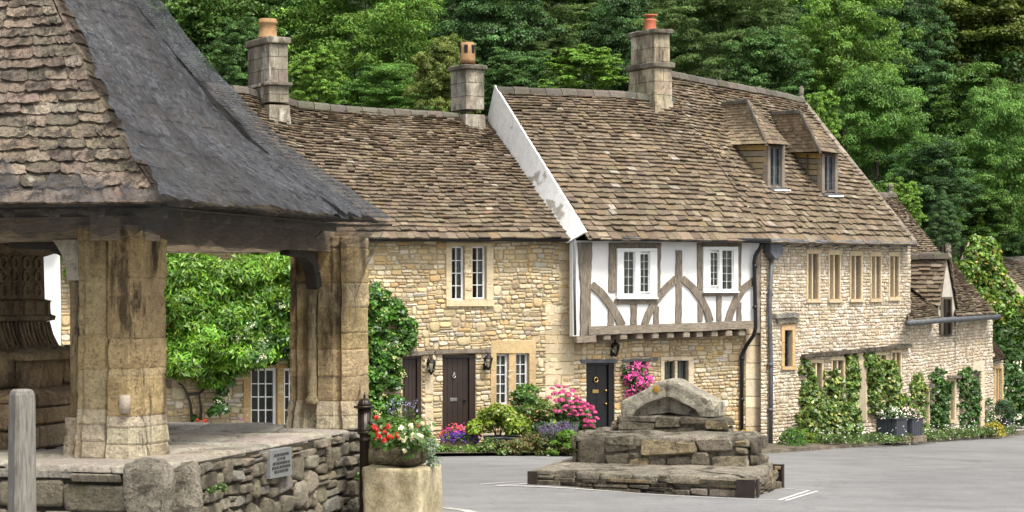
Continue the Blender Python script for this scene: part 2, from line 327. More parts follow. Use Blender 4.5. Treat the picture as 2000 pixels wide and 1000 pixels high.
def rubble(mb, pl, px_poly, holes_px=(), course=(.085, .15), width=(.12, .36), dep=.028, pal=PAL1, gap=.014, big=.06, mortar=(.43, .345, .225), rnd=.28, jit=.16, reveal=.22, wob=.032, seed=0, backing=True, jump=.10, flat=.75):
    P = [pl.at(*q) for q in px_poly]
    S = [pl.s_of(p) for p in P]
    sh = 0.0
    top = sorted(range(len(P)), key=lambda i: -P[i].z)[:2]
    if abs(S[top[0]]-S[top[1]]) > .5: sh = (P[top[0]].z-P[top[1]].z)/(S[top[0]]-S[top[1]])
    if abs(sh) > .12: sh = 0
    poly = [(S[i], P[i].z-sh*S[i]) for i in range(len(P))]
    holes = []
    for (x0, y0, x1, y1) in holes_px:
        a = pl.at(x0, y0); b = pl.at(x1, y1); c = pl.at(x0, y1); d = pl.at(x1, y0)
        sa, sb = pl.s_of(a), pl.s_of(b)
        holes.append((sa, sb, (c.z+b.z)/2-sh*(sa+sb)/2, (a.z+d.z)/2-sh*(sa+sb)/2))
    wmin = min(p[1] for p in poly); wmax = max(p[1] for p in poly)
    def pos(s_, w_, out=0):
        q = noise.noise(Vector((s_*1.3+seed, w_*1.3, 3.1)))*wob
        r = noise.noise(Vector((s_*1.1+seed, w_*1.2, 9.7)))*wob
        return pl.pt(s_+r, w_+q*1.6+sh*s_, out)
    U = (pl.U+Vector((0, 0, sh))).normalized(); V = Vector((0, 0, 1)); N = pl.N
    w = wmin; nxt = []
    while w < wmax-.03:
        blk = nxt; nxt = []; jmp = []; hN = random.uniform(*course)
        h = getattr(rubble, 'h', None) if blk else random.uniform(*course)
        if w+h > wmax: h = wmax-w
        rubble.h = hN
        mid = w+h/2
        for (a, b) in spans(poly, mid):
            iv = [(a, b)]
            for (s0, s1, w0, w1) in holes+[(a_, b_, w-1, w+9) for a_, b_ in blk]:
                if w0 < w+h*.8 and w1 > w+h*.2:
                    nv = []
                    for (p, q) in iv:
                        if s1 <= p or s0 >= q: nv.append((p, q)); continue
                        if s0 > p: nv.append((p, s0))
                        if s1 < q: nv.append((s1, q))
                    iv = nv
            for (p, q) in iv:
                x = p
                while x < q-.02:
                    ww = random.uniform(*width)*(.7+.6*random.random())
                    if x+ww > q-width[0]*.6: ww = q-x
                    hh = h-gap; d = dep*random.uniform(.5, 1.5)
                    if random.random() < .22 and h > course[0]*1.25 and ww < .4:        # two thin stones in one course
                        k = random.uniform(.4, .6)
                        for (yy, kk) in ((w+h*k/2, k), (w+h*(k+(1-k)/2), 1-k)):
                            mb.pillow(pos(x+ww/2, yy), U, V, N, ww-gap, h*kk-gap, d*.8, pick(pal), rnd, jit)
                    elif jump and random.random() < jump and ww > h*1.1 and w+h+hN < wmax and not any(h_[0] < x+ww and h_[1] > x and h_[2] < w+h+hN and h_[3] > w for h_ in holes):
                        nxt.append((x, x+ww)); mb.pillow(pos(x+ww/2, w+(h+hN)/2), U, V, N, ww-gap, h+hN-gap, d, pick(pal), rnd, jit, flat)
                    else:
                        mb.pillow(pos(x+ww/2, mid), U, V, N, ww-gap, hh, d, pick(pal), rnd, jit, flat)
                    x += ww
        w += h
    if backing:
        ss = sorted(set([p[0] for p in poly]+[h[0] for h in holes]+[h[1] for h in holes]))
        ws = sorted(set([p[1] for p in poly]+[h[2] for h in holes]+[h[3] for h in holes]))
        for i in range(len(ss)-1):
            for j in range(len(ws)-1):
                if ss[i+1]-ss[i] < 1e-4 or ws[j+1]-ws[j] < 1e-4: continue
                cs, cw = (ss[i]+ss[i+1])/2, (ws[j]+ws[j+1])/2
                if any(h[0] < cs < h[1] and h[2] < cw < h[3] for h in holes): continue
                if not any(a < cs < b for a, b in spans(poly, cw)): continue
                mb.face([pl.pt(s_, w_+sh*s_) for s_, w_ in ((ss[i], ws[j]), (ss[i+1], ws[j]), (ss[i+1], ws[j+1]), (ss[i], ws[j+1]))], mortar)
        for (s0, s1, w0, w1) in holes:
            q = [(s0, w0), (s1, w0), (s1, w1), (s0, w1)]
            for k in range(4):
                a, b = q[k], q[(k+1) % 4]
                mb.face([pl.pt(a[0], a[1]+sh*a[0]), pl.pt(b[0], b[1]+sh*b[0]), pl.pt(b[0], b[1]+sh*b[0], -reveal), pl.pt(a[0], a[1]+sh*a[0], -reveal)], mortar)
def ashlar(mb, pl, x0, y0, x1, y1, rows, pal=PALQ, out=.03, cols=(1, 2), inn=.05, bev=.012):
    # large squared blocks set in courses between two photo columns
    y = y0; hs = [random.uniform(.7, 1.3) for _ in range(rows)]; t = sum(hs)
    for i in range(rows):
        yy = y+(y1-y0)*hs[i]/t; n = random.randint(*cols); xs = [x0]+sorted(x0+(x1-x0)*(k+random.uniform(-.25, .25))/n for k in range(1, n))+[x1]
        for k in range(n): pxbox(mb, pl, (xs[k]+.5, y+.5, xs[k+1]-.5, yy-.5), out+random.uniform(-.008, .008), inn, pick(pal), bev)
        y = yy
def pxpoly(mb, pl, pts, out=.05, inn=.05, col=(1, 1, 1), bev=0.0):
    mb.prism([pl.at(x, y)-pl.N*inn for x, y in pts], pl.N*(out+inn), col, bev)
def pxbox(mb, pl, r, out=.05, inn=.05, col=(1, 1, 1), bev=0.0):
    x0, y0, x1, y1 = r; pxpoly(mb, pl, [(x0, y1), (x1, y1), (x1, y0), (x0, y0)], out, inn, col, bev)
def strip(mb, pl, pts, w, out, inn, col=(1, 1, 1)):
    # a curved beam: centre line in photo pixels, width w
    L = []; R = []
    for i, (x, y) in enumerate(pts):
        a = pts[max(i-1, 0)]; b = pts[min(i+1, len(pts)-1)]; dx, dy = b[0]-a[0], b[1]-a[1]; l = math.hypot(dx, dy)
        L.append((x-dy/l*w/2, y+dx/l*w/2)); R.append((x+dy/l*w/2, y-dx/l*w/2))
    vs = []; n = len(pts)
    for k in (-inn, out):
        vs += [pl.at(*q)+pl.N*k for q in L]+[pl.at(*q)+pl.N*k for q in R]
    fs = []
    for i in range(n-1):
        fs += [(2*n+i, 2*n+i+1, 3*n+i+1, 3*n+i), (i, i+1, 2*n+i+1, 2*n+i), (n+i, n+i+1, 3*n+i+1, 3*n+i)]
    fs += [(0, n, 3*n, 2*n), (n-1, 2*n-1, 4*n-1, 3*n-1)]
    mb.add(vs, fs, col)
# ---------------------------------------------------------------- roofs
PALR = [((.185, .145, .098), 6), ((.158, .124, .085), 6), ((.212, .168, .116), 4), ((.255, .208, .148), 1.6), ((.130, .102, .073), 3), ((.200, .145, .088), 2), ((.32, .285, .23), .22)]
PALB = [((.27, .215, .16), 5), ((.225, .18, .135), 4), ((.33, .27, .205), 3), ((.19, .155, .12), 2), ((.36, .275, .215), 1.2)]
def ruled(E, R):
    def pl_(L, t):
        x = t*(len(L)-1); i = min(int(x), len(L)-2); return L[i].lerp(L[i+1], x-i)
    return lambda t, r: pl_(E, t).lerp(pl_(R, t), r)
def tiles(mb, P, e0=.19, e1=.10, wid=(.16, .34), pal=PALR, th=.032, lift=.055, sag=.035, seed=0, under=True, up=None, rag=0):
    n = (P(1, .4)-P(0, .4)).cross(P(.5, .6)-P(.5, .4)).normalized()
    if n.z < 0: n = -n
    if up is not None and n.dot(up) < 0: n = -n
    def Q(t, r, h=0.0):
        p = P(t, max(-.06, min(1, r))); k = noise.noise(Vector((p.x*.45+seed, p.y*.45, p.z*.6)))*sag
        return p+n*(h+k)
    Ls = sum((P(.5, (i+1)/8)-P(.5, i/8)).length for i in range(8))
    ex = []; a = 0
    while a < Ls:
        e = e0+(e1-e0)*a/Ls; e *= random.uniform(.9, 1.1); ex.append(e); a += e
    k = Ls/a; r = 0
    for e in ex:
        dr = e*k/Ls; r0, r1 = r, min(1, r+dr*1.35); r += dr
        L = (P(1, r0)-P(0, r0)).length
        if L < .04: continue
        sc = 1.15-.35*r0
        ts = [0.0]; x = random.uniform(.3, 1)*wid[0]
        while x < L-wid[0]*.5: ts.append(x/L); x += random.uniform(*wid)*sc
        ts.append(1.0)
        for i in range(len(ts)-1):
            t0, t1 = ts[i]+.0025/L, ts[i+1]-.0025/L
            j = lambda: random.uniform(-.16, .10)*dr
            l0 = lift*random.uniform(.7, 1.5); l1 = l0+lift*random.uniform(-.3, .3)
            tm = (t0+t1)/2; ja, jb = j(), j(); jm = (ja+jb)/2+random.uniform(-.05, .02)*dr
            if r0 < 1e-6: ja = jb = jm = -.02
            bl, bm, br = Q(t0, r0+ja, l0), Q(tm, r0+jm, (l0+l1)/2), Q(t1, r0+jb, l1)
            tl, tr = Q(t0, r1, .002), Q(t1, r1, .002)
            d = n*(th*random.uniform(.8, 1.4))
            if rag:                                                  # big weathered slates: chipped lower edge, uneven face
                q_ = 7; bs = [Q(t0+(t1-t0)*z_/q_, r0+ja+(jb-ja)*z_/q_+random.uniform(-.07, .07)*dr*rag-(.10*dr if 0 < z_ < q_ else -.04*dr), l0+(l1-l0)*z_/q_+random.uniform(-.006, .006)) for z_ in range(q_+1)]
                ms = [Q(t0+(t1-t0)*z_/q_, (r0+r1)/2, (l0+l1)*.25+random.uniform(-.010, .012)) for z_ in range(q_+1)]
                m_ = q_+1; mb.add(bs+ms+[tr, tl]+[b_-d for b_ in bs], [(z_, z_+1, m_+z_+1, m_+z_) for z_ in range(q_)]+[tuple(range(m_, 2*m_))+(2*m_, 2*m_+1)]+[(2*m_+2+z_, 2*m_+3+z_, z_+1, z_) for z_ in range(q_)]+[(2*m_+2, 0, m_, 2*m_+1), (2*m_+2+q_, q_, 2*m_-1, 2*m_)], pick(pal, .16)); continue
            mb.add([bl, bm, br, tr, tl, bl-d, bm-d, br-d], [(0, 1, 2, 3, 4), (5, 6, 1, 0), (6, 7, 2, 1), (5, 0, 4), (7, 3, 2)], pick(pal, .16))
    if under:
        N_ = 8
        for i in range(N_):
            for j_ in range(N_): mb.face([Q(a, b, -.03) for a, b in ((i/N_, j_/N_), ((i+1)/N_, j_/N_), ((i+1)/N_, (j_+1)/N_), (i/N_, (j_+1)/N_))], (.03, .024, .018))  # under-sheet coloured dark to deepen the shade in the tile gaps
def ridge(mb, pts, w=.16, h=.09, seg=.42, pal=PALR):
    # a line of half-round ridge stones
    for i in range(len(pts)-1):
        a, b = pts[i], pts[i+1]; L = (b-a).length; m = max(1, round(L/seg)); u = (b-a).normalized(); s = Vector((u.y, -u.x, 0)).normalized()
        for k in range(m):
            p = a.lerp(b, k/m)+u*.008; q = a.lerp(b, (k+1)/m)-u*.008; z = random.uniform(-.01, .015); c = rc((.125, .112, .09), .25)
            vs = []
            for r_ in (p, q):
                for (x, y) in ((-w, -.08), (-w*.7, h*.45), (-w*.25, h), (w*.25, h), (w*.7, h*.45), (w, -.08)): vs.append(r_+s*x+Vector((0, 0, y+z)))
            mb.add(vs, [(j, j+1, 7+j, 6+j) for j in range(5)]+[tuple(range(6)), tuple(range(6, 12))], c)
def roughbox(mb, c, ux, uy, uz, rnd=.05, amp=.02, fr=2.5, res=10, col=(1, 1, 1), seed=0, f=None):
    hx, hy, hz = ux.length, uy.length, uz.length; ex, ey, ez = ux/hx, uy/hy, uz/hz; h = (hx, hy, hz)
    idx = {}; vs = []; fs = []
    def vert(p):
        k = tuple(round(x, 4) for x in p)
        if k in idx: return idx[k]
        q = [p[i]*h[i] for i in range(3)]; inn = [max(-(h[i]-rnd), min(h[i]-rnd, q[i])) for i in range(3)]
        d = Vector([q[i]-inn[i] for i in range(3)]); 
        if d.length > 1e-9: d = d.normalized()*rnd
        v = Vector(inn)+d
        if f: v = f(v)
        w = c+ex*v.x+ey*v.y+ez*v.z
        nrm = (ex*p[0]*(abs(p[0]) > .9)+ey*p[1]*(abs(p[1]) > .9)+ez*p[2]*(abs(p[2]) > .9))
        k1 = noise.noise(w*fr+Vector((seed, 0, 0))); k2 = noise.noise(w*fr*3.1+Vector((seed, 5, 0)))
        idx[k] = len(vs); vs.append(w+nrm.normalized()*amp*(k1+.45*k2) if nrm.length > 0 else w); return idx[k]
    for ax in range(3):
        a, b = (ax+1) % 3, (ax+2) % 3
        for sgn in (-1, 1):
            for i in range(res):
                for j in range(res):
                    q = []
                    for (di, dj) in ((0, 0), (1, 0), (1, 1), (0, 1)):
                        p = [0, 0, 0]; p[ax] = sgn; p[a] = -1+2*(i+di)/res; p[b] = -1+2*(j+dj)/res; q.append(vert(p))
                    fs.append(tuple(q if sgn > 0 else q[::-1]))
    mb.add(vs, fs, col, True)
def chimney(parent, pl, pxc, yb, base_y, secs, wu, wn, label=None, bands=(), pot=None, mat='chimney', skirt=True, tone=(.40, .36, .28)):
    # stack squared to the building's axes; secs = [(y_top, y_bottom, scale)]; a sub-part each for pot and cap
    mb = MB(); c0 = pl.at(pxc, base_y); U, N, Z = pl.U, pl.N, Vector((0, 0, 1))
    zy = lambda y: CZ-(y-CY)/F*c0.y
    for (yt, yb_, k) in secs:
        z0, z1 = zy(yb_), zy(yt); nrow = max(2, round((z1-z0)/.30))
        for i in range(nrow):
            a = z0+(z1-z0)*i/nrow; h = (z1-z0)/nrow-.008
            for (dirn, w, d) in ((N, wu, wn), (-U, wn, wu)):
                side = U if dirn is N else N; n2 = 2 if (i % 2 == 0) else 1; ww = w*k/n2
                for q in range(n2):
                    c = Vector((c0.x, c0.y, 0))+dirn*(d*k/2-.05)+side*(-w*k/2+ww*(q+.5)); c.z = a+h/2
                    mb.box(c, side, Z, dirn, ww-.006, h, .05+random.uniform(0, .006), rc(tone, .14), .008)
        q = [Vector((c0.x, c0.y, z0))+U*sx*(wu*k/2-.012)+N*sy*(wn*k/2-.012) for sx, sy in ((-1, -1), (1, -1), (1, 1), (-1, 1))]
        mb.prism(q, Z*(z1-z0), (.22, .19, .15))
    if skirt:
        z0 = zy(base_y)
        q = lambda k, z: [Vector((c0.x, c0.y, z))+U*sx*(wu*k/2)+N*sy*(wn*k/2) for sx, sy in ((-1, -1), (1, -1), (1, 1), (-1, 1))]
        a = q(1.12, z0-.62); b = q(1.03, z0-.14)
        mb.add(a+b, [(i, (i+1) % 4, 4+(i+1) % 4, 4+i) for i in range(4)]+[(4, 5, 6, 7)], tone)
    o = mb.build('chimney', M[mat], parent)
    for (yt, yb_, k) in bands:
        b = MB(); z0, z1 = zy(yb_), zy(yt); rbx = globals()['roughbox']
        lo = [Vector((c0.x, c0.y, z0))+U*sx*(wu*k/2+.02)+N*sy*(wn*k/2+.02) for sx, sy in ((-1, -1), (1, -1), (1, 1), (-1, 1))]
        rbx(b, Vector((c0.x, c0.y, (z0+z1)/2)), U*(wu*k/2+.05), N*(wn*k/2+.05), Z*((z1-z0)/2), min(.04, (z1-z0)*.3), .02, 5, 14, (.19, .17, .13), yt); b.build('cap', M[mat], o)
    if pot: 
        prof, mt, fl = pot; b = MB(); b.lathe(Vector((c0.x, c0.y, zy(yb))), prof, 16, (1, 1, 1)); p = b.build('pot', M[mt], o)
    return o, c0, zy
# ---------------------------------------------------------------- windows and doors
def window(parent, pl, lights, surround=None, holes=None, nx=2, ny=4, fw=3.2, bar=1.5, frame='white_paint', sur_mat='dressed', curtain=None, inset=.10, sur_out=.045, sur_col=(.60, .49, .32), dark_backing=.35, sill=True):
    fr = MB(); gl = MB(); cu = MB(); U, N = pl.U, pl.N
    for (x0, y0, x1, y1) in lights:
        for r in ((x0, y0, x0+fw, y1), (x1-fw, y0, x1, y1), (x0+fw, y0, x1-fw, y0+fw), (x0+fw, y1-fw, x1-fw, y1)):
            pxbox(fr, pl, r, -inset+.035, inset+.02, (1, 1, 1))
        for i in range(1, nx):
            x = x0+fw+(x1-x0-2*fw)*i/nx; pxbox(fr, pl, (x-bar/2, y0+fw, x+bar/2, y1-fw), -inset+.018, inset+.01)
        for j in range(1, ny):
            y = y0+fw+(y1-y0-2*fw)*j/ny; pxbox(fr, pl, (x0+fw, y-bar/2, x1-fw, y+bar/2), -inset+.016, inset+.008)
        gl.face([pl.at(*q)-N*inset for q in ((x0, y1), (x1, y1), (x1, y0), (x0, y0))])
        if curtain:
            n = 14; k0, k1 = curtain[0], curtain[1]; xa = x0+(x1-x0)*k0; xb = x0+(x1-x0)*k1
            for i in range(n):
                a = xa+(xb-xa)*i/n; b = xa+(xb-xa)*(i+1)/n; da = .03*(i % 2); db = .03*((i+1) % 2)
                cu.face([pl.at(a, y1)-N*(inset+.09+da), pl.at(b, y1)-N*(inset+.09+db), pl.at(b, y0)-N*(inset+.09+db), pl.at(a, y0)-N*(inset+.09+da)])
    o = fr.build('window', M[frame], parent); gl.build('pane', M['glass'], o)
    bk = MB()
    for (x0, y0, x1, y1) in lights: bk.face([pl.at(*q)-N*(inset+dark_backing) for q in ((x0-6, y1+4), (x1+6, y1+4), (x1+6, y0-4), (x0-6, y0-4))])
    bk.build('dark_backing', M['room'], o)  # dark sheet behind the glass, painted in place of room shade
    if curtain: cu.build('curtain', M['curtain'], o)
    if surround:
        X0, Y0, X1, Y1 = surround; sm = MB(); ls = sorted(lights); lx0, lx1 = ls[0][0], ls[-1][2]; ly0, ly1 = min(l[1] for l in ls), max(l[3] for l in ls)
        c = lambda: rc(sur_col, .08)
        e = .25                                                           # joints stay a hair apart
        pxbox(sm, pl, (X0, Y0, X1, ly0-e), sur_out, .12, c(), .006)
        if Y1 > ly1+.6: pxbox(sm, pl, (X0-(.8 if sill else 0), ly1+e, X1+(.8 if sill else 0), Y1), sur_out+(.03 if sill else 0), .12, c(), .006)
        for (a, b) in ((X0, lx0-.1), (lx1+.1, X1)):
            if b-a > .3:
                k = 3 if ly1-ly0 > 60 else 2
                for i in range(k): pxbox(sm, pl, (a, ly0+(ly1-ly0)*i/k+e*.5, b, ly0+(ly1-ly0)*(i+1)/k-e*.5), sur_out-.002*i, .12, c(), .005)
        for i in range(len(ls)-1): pxbox(sm, pl, (ls[i][2]+.1, ly0, ls[i+1][0]-.1, ly1), sur_out-.02, .13, c(), .01)
        sm.build('surround', M[sur_mat], o)
    return o
def tree_copy(o, parent=None):
    c = o.copy(); COL.objects.link(c); c.parent = parent
    for ch in list(o.children): tree_copy(ch, c)
    return c
# ---------------------------------------------------------------- foliage
def leaf_mesh(P, Nn, size, aspect, cols, droop=0.0, tdir=None):
    n = len(P); 
    r = rng.normal(size=(n, 3)) if tdir is None else tdir+rng.normal(size=(n, 3))*.45
    r[:, 2] -= droop
    Nn = Nn/np.linalg.norm(Nn, axis=1, keepdims=True)
    t = r-Nn*np.sum(r*Nn, axis=1, keepdims=True); t /= np.linalg.norm(t, axis=1, keepdims=True)+1e-9
    b = np.cross(Nn, t); s = size*rng.uniform(.65, 1.35, size=(n, 1))
    w = s/aspect; fold = s*.12
    V = np.stack([P-t*s*.5, P+b*w*.5-Nn*fold-t*s*.05, P+t*s*.5-Nn*fold*1.2, P-b*w*.5-Nn*fold-t*s*.05], axis=1).reshape(-1, 3)
    return V, np.repeat(cols, 4, axis=0)
class Leaves:
    def __init__(s): s.V = []; s.C = []
    def add(s, P, Nn, size, aspect, cols, droop=0.0, tdir=None):
        if len(P) == 0: return
        v, c = leaf_mesh(np.asarray(P, float), np.asarray(Nn, float), size, aspect, np.asarray(cols, float), droop, tdir); s.V.append(v); s.C.append(c)
    def build(s, name, mat, parent=None, origin=None):
        V = np.concatenate(s.V).astype(np.float32); C = np.concatenate(s.C); n = len(V)//4
        o0 = ORG.get(parent.name, Vector()) if parent else (origin or Vector())
        V = V-np.array(o0, dtype=np.float32)
        me = bpy.data.meshes.new(name); me.vertices.add(4*n); me.loops.add(4*n); me.polygons.add(n)
        me.vertices.foreach_set('co', V.ravel()); me.loops.foreach_set('vertex_index', np.arange(4*n, dtype=np.int32))
        me.polygons.foreach_set('loop_start', np.arange(0, 4*n, 4, dtype=np.int32))
        a = me.attributes.new('Col', 'FLOAT_COLOR', 'CORNER'); c4 = np.ones((4*n, 4), dtype=np.float32); c4[:, :3] = C
        a.data.foreach_set('color', c4.ravel()); me.materials.append(mat); me.update(calc_edges=True); me.validate()
        o = bpy.data.objects.new(name, me); COL.objects.link(o)
        if parent: o.parent = parent
        else: o.location = o0
        ORG[o.name] = Vector(o0); return o
def colvar(n, base, v=.25, alt=None, pa=.0):
    k = np.exp(rng.normal(0, v, size=(n, 1)))*1.22; c = np.array(base)[None, :]*k
    c[:, 0] *= rng.uniform(.85, 1.2, n)
    if alt is not None:
        m = rng.random(n) < pa; c[m] = np.array(alt)[None, :]*np.exp(rng.normal(0, .15, size=(m.sum(), 1)))
    return np.clip(c, 0, 1)
def clumps(L, centres, radii, per, size, aspect, base, v=.22, alt=None, pa=0, droop=.2, flat=.75, cv=.18, up=.5, tdir=None):
    # leaves held on the shell of many small boughs
    for c, r in zip(centres, radii):
        n = max(4, int(per*(r**1.7)))
        d = rng.normal(size=(n, 3)); d /= np.linalg.norm(d, axis=1, keepdims=True)
        d[:, 2] = np.where(d[:, 2] < -.35, -d[:, 2], d[:, 2])
        k = r*rng.uniform(.55, 1.06, size=(n, 1)); P = np.array(c)[None, :]+d*k*np.array([[1, 1, flat]])
        Nn = d+np.array([[0, 0, up]])+rng.normal(size=(n, 3))*.45
        L.add(P, Nn, size, aspect, colvar(n, np.array(base)*math.exp(rng.normal(0, cv)), v, alt, pa), droop, tdir)
def inpoly(xy, poly):
    x, y = xy[:, 0], xy[:, 1]; ins = np.zeros(len(xy), bool); j = len(poly)-1
    for i in range(len(poly)):
        xi, yi = poly[i]; xj, yj = poly[j]
        c = ((yi > y) != (yj > y)) & (x < (xj-xi)*(y-yi)/(yj-yi+1e-12)+xi); ins ^= c; j = i
    return ins
def edgedist(xy, poly):
    d = np.full(len(xy), 1e9)
    for i in range(len(poly)):
        a = np.array(poly[i], float); b = np.array(poly[(i+1) % len(poly)], float); ab = b-a
        t = np.clip(((xy-a)@ab)/(ab@ab+1e-9), 0, 1); q = a+t[:, None]*ab; d = np.minimum(d, np.linalg.norm(xy-q, axis=1))
    return d
def wallmass(L, pl, poly, nclump, r, per, thick, size, aspect, base, edge=16, skip=.05, **kw):
    # boughs trained over a wall: clump centres inside the outline, bulging away from it
    bx = [min(p[0] for p in poly), max(p[0] for p in poly)]; by = [min(p[1] for p in poly), max(p[1] for p in poly)]
    pts = []
    while len(pts) < nclump:
        c = np.column_stack([rng.uniform(*bx, 400), rng.uniform(*by, 400)]); c = c[inpoly(c, poly)]; pts += list(c)
    pts = np.array(pts[:nclump]); e = edgedist(pts, poly); cen = []; rad = []
    for (x, y), q in zip(pts, e):
        k = min(1, q/edge); lump = .55+.6*noise.noise(Vector((x*.021, y*.021, 1.7)))
        out = thick*k**.6*max(.15, lump+rng.uniform(-.1, .35)); p = pl.at(x, y, out); cen.append(tuple(p)); rad.append(r*rng.uniform(.6, 1.25)*(.55+.45*k))
    clumps(L, cen, rad, per, size, aspect, base, **kw); return cen, rad
# ================================================================ setting
def grid_mesh(xs, ys, up, mat, name, zf=None):
    mb = MB(); nx = len(xs); zf = zf or gz
    vs = [Vector((x, y, zf(x, y)+up)) for y in ys for x in xs]
    mb.add(vs, [(j*nx+i, j*nx+i+1, (j+1)*nx+i+1, (j+1)*nx+i) for j in range(len(ys)-1) for i in range(nx-1)], (.06, .05, .03), True)
    return kind(mb.build(name, mat), 'structure')
xs = [-220, -150, -100, -70]+list(np.arange(-45, 61, 5.0))+[70, 90, 120, 170, 240]
ys = [-60, -20]+list(np.arange(0, 60, 4.0))+list(np.arange(60, 90, 2.0))+list(np.arange(90, 200, 8.0))+[230, 280, 340]
grid_mesh(xs, ys, -.06, M['undergrowth'], 'ground')
grid_mesh(list(np.arange(-24, 40.1, .8)), list(np.arange(2, 68.1, .8)), 0.0, M['asphalt'], 'road')

F1 = facade(705, 45.5, 1115, 48.1)
F2U = facade(1118, 47.65, 1482, 50.15)
F2L = F2U.off(.42)
F3 = facade(1482, 50.3, 1778, 55.8)
F4 = facade(1772, 55.75, 1940, 62.0)
def basept(pl, px, py=870):
    p = pl.at(px, py); return Vector((p.x, p.y, gz(p.x, p.y)))
# planted verge between road and houses
KERB = [(560, 893), (700, 892.5), (855, 892), (1000, 890.5), (1130, 890), (1300, 888), (1500, 886), (1600, 879), (1700, 871.5), (1850, 861), (1940, 854.5), (2000, 850), (2120, 842)]
WALLP = [basept(F1, 560), basept(F1, 705), basept(F1, 860), basept(F1, 1000), basept(F1, 1115), basept(F2L, 1300), basept(F3, 1490), basept(F3, 1600), basept(F3, 1700), basept(F4, 1850), basept(F4, 1940), None, None]
KP = [gpt(*k) for k in KERB]
for i in (11, 12): q = KP[i]+Vector((-1.2, 3.0, 0)); q.z = gz(q.x, q.y); WALLP[i] = q
mb = MB()
for i in range(len(KERB)-1):
    a, b, c, d = KP[i]+Vector((0, 0, .07)), KP[i+1]+Vector((0, 0, .07)), WALLP[i+1]+Vector((0, 0, .12)), WALLP[i]+Vector((0, 0, .12))
    n = 6
    for k in range(n):
        for m in range(4):
            f = lambda s, t: a.lerp(b, s).lerp(d.lerp(c, s), t)
            mb.face([f(k/n, m/4), f((k+1)/n, m/4), f((k+1)/n, (m+1)/4), f(k/n, (m+1)/4)], (1, 1, 1), True)
kind(mb.build('verge', M['soil']), 'structure')
mb = MB()
for i in range(4, len(KP)-1):
    a, b = KP[i], KP[i+1]; L = (b-a).length; n = max(1, round(L/.6)); u = (b-a).normalized(); s = Vector((-u.y, u.x, 0))
    for k in range(n):
        p = a.lerp(b, k/n)+u*.01; q = a.lerp(b, (k+1)/n)-u*.01; h = random.uniform(.06, .10)
        mb.prism([p-Vector((0, 0, .05)), q-Vector((0, 0, .05)), q+s*.14-Vector((0, 0, .05)), p+s*.14-Vector((0, 0, .05))], (0, 0, h+.05), rc((.27, .235, .18), .2), .012)
kind(mb.build('kerb', M['plinth']), 'structure')
# path by the last house
p0 = gpt(1958, 846); mb = MB()
mb.face([gpt(1956, 849, .09), gpt(2080, 840, .09), gpt(2080, 818, .12), gpt(1965, 826, .12)], (.42, .40, .36))
kind(mb.build('path', M['flag']), 'structure')
# painted lines round the stepped cross base
def line(pts, w=.06):
    mb = MB(); P = [gpt(*p) for p in pts]
    for i in range(len(P)-1):
        n = 8
        for k in range(n):
            a, b = P[i].lerp(P[i+1], k/n), P[i].lerp(P[i+1], (k+1)/n); u = (b-a).normalized(); s = Vector((-u.y, u.x, 0))*w/2
            q = [a-s, b-s, b+s, a+s]
            for v in q: v.z = gz(v.x, v.y)+.006
            mb.face(q, (.62, .60, .54))
    return mb
m_ = MB()
for pts in ([(1028, 941), (939, 946.5)], [(1031, 945), (968, 949.5), (1200, 960), (1520, 978), (1580, 958.5), (1523, 954)], [(1534, 978.5), (1597, 959.5)]):
    b = line(pts); m_.add(b.v, b.f, (.62, .60, .54))
kind(m_.build('road_marking', M['paint_line']), 'structure')
b = line([(700, 1004), (800, 990), (868, 992.5), (905, 996.5), (925, 1002)], .14); kind(b.build('road_edge', M['flag']), 'structure')

# ================================================================ left cottage
base = basept(F1, 850)
C1 = thing('stone_cottage', 'ochre rubble stone cottage with two brown plank doors and sagging stone tiled roof', 'cottage', base)
H1 = [(881, 481, 907, 586), (922, 481, 949, 584), (968, 692, 993, 790), (1007, 690, 1032, 790), (786, 695, 823, 905), (864, 692, 929, 905), (489, 719, 541, 832), (554, 719, 592, 832)]
mb = MB()
rubble(mb, F1, [(118, 472), (1121, 466), (1121, 885), (118, 912)], H1, (.07, .135), (.09, .29), pal=PAL1, seed=3)
w = mb.build('wall', M['rubble'], C1)
mb = MB(); ashlar(mb, F1, 1063, 594, 1121, 862, 13, cols=(1, 2)); ashlar(mb, F1, 1090, 470, 1121, 594, 7, cols=(1, 1)); mb.build('quoins', M['dressed'], C1)
mb = MB(); ashlar(mb, F1, 828, 700, 846, 862, 7, cols=(1, 1), out=.035); mb.build('quoins', M['dressed'], C1)
window(C1, F1, [(881, 481, 907, 586), (922, 481, 949, 584)], (870, 474, 962, 598), nx=2, ny=4, fw=3.2, bar=1.5, curtain=(.58, 1.0))
window(C1, F1, [(968, 692, 993, 790), (1007, 690, 1032, 790)], (957, 665, 1045, 800), nx=2, ny=5, fw=3.2, bar=1.5, curtain=(.0, .95), sur_col=(.52, .38, .20))
window(C1, F1, [(489, 719, 541, 832), (554, 719, 592, 832)], (474, 712, 600, 838), nx=3, ny=4, fw=5.0, bar=1.9, sur_col=(.46, .32, .15))
def door(parent, pl, r, fl, fr_, ft, mat, planks=5, inset=.12):
    x0, y0, x1, y1 = r; d = MB(); xa, xb = x0+fl, x1-fr_; n = planks
    for i in range(n): pxbox(d, pl, (xa+(xb-xa)*i/n+.25, y0+ft, xa+(xb-xa)*(i+1)/n-.25, y1), -inset+.035, inset+.02, (1, 1, 1), .006)
    o = d.build('door', M[mat], parent); f = MB()
    for q in ((x0, y0, x0+fl-.2, y1), (x1-fr_+.2, y0, x1, y1), (x0+fl, y0, x1-fr_, y0+ft-.2)):
        if q[2]-q[0] > .5: pxbox(f, pl, q, -.03, .2, (1, 1, 1), .008)
    f.build('door_frame', M[mat], o); return o
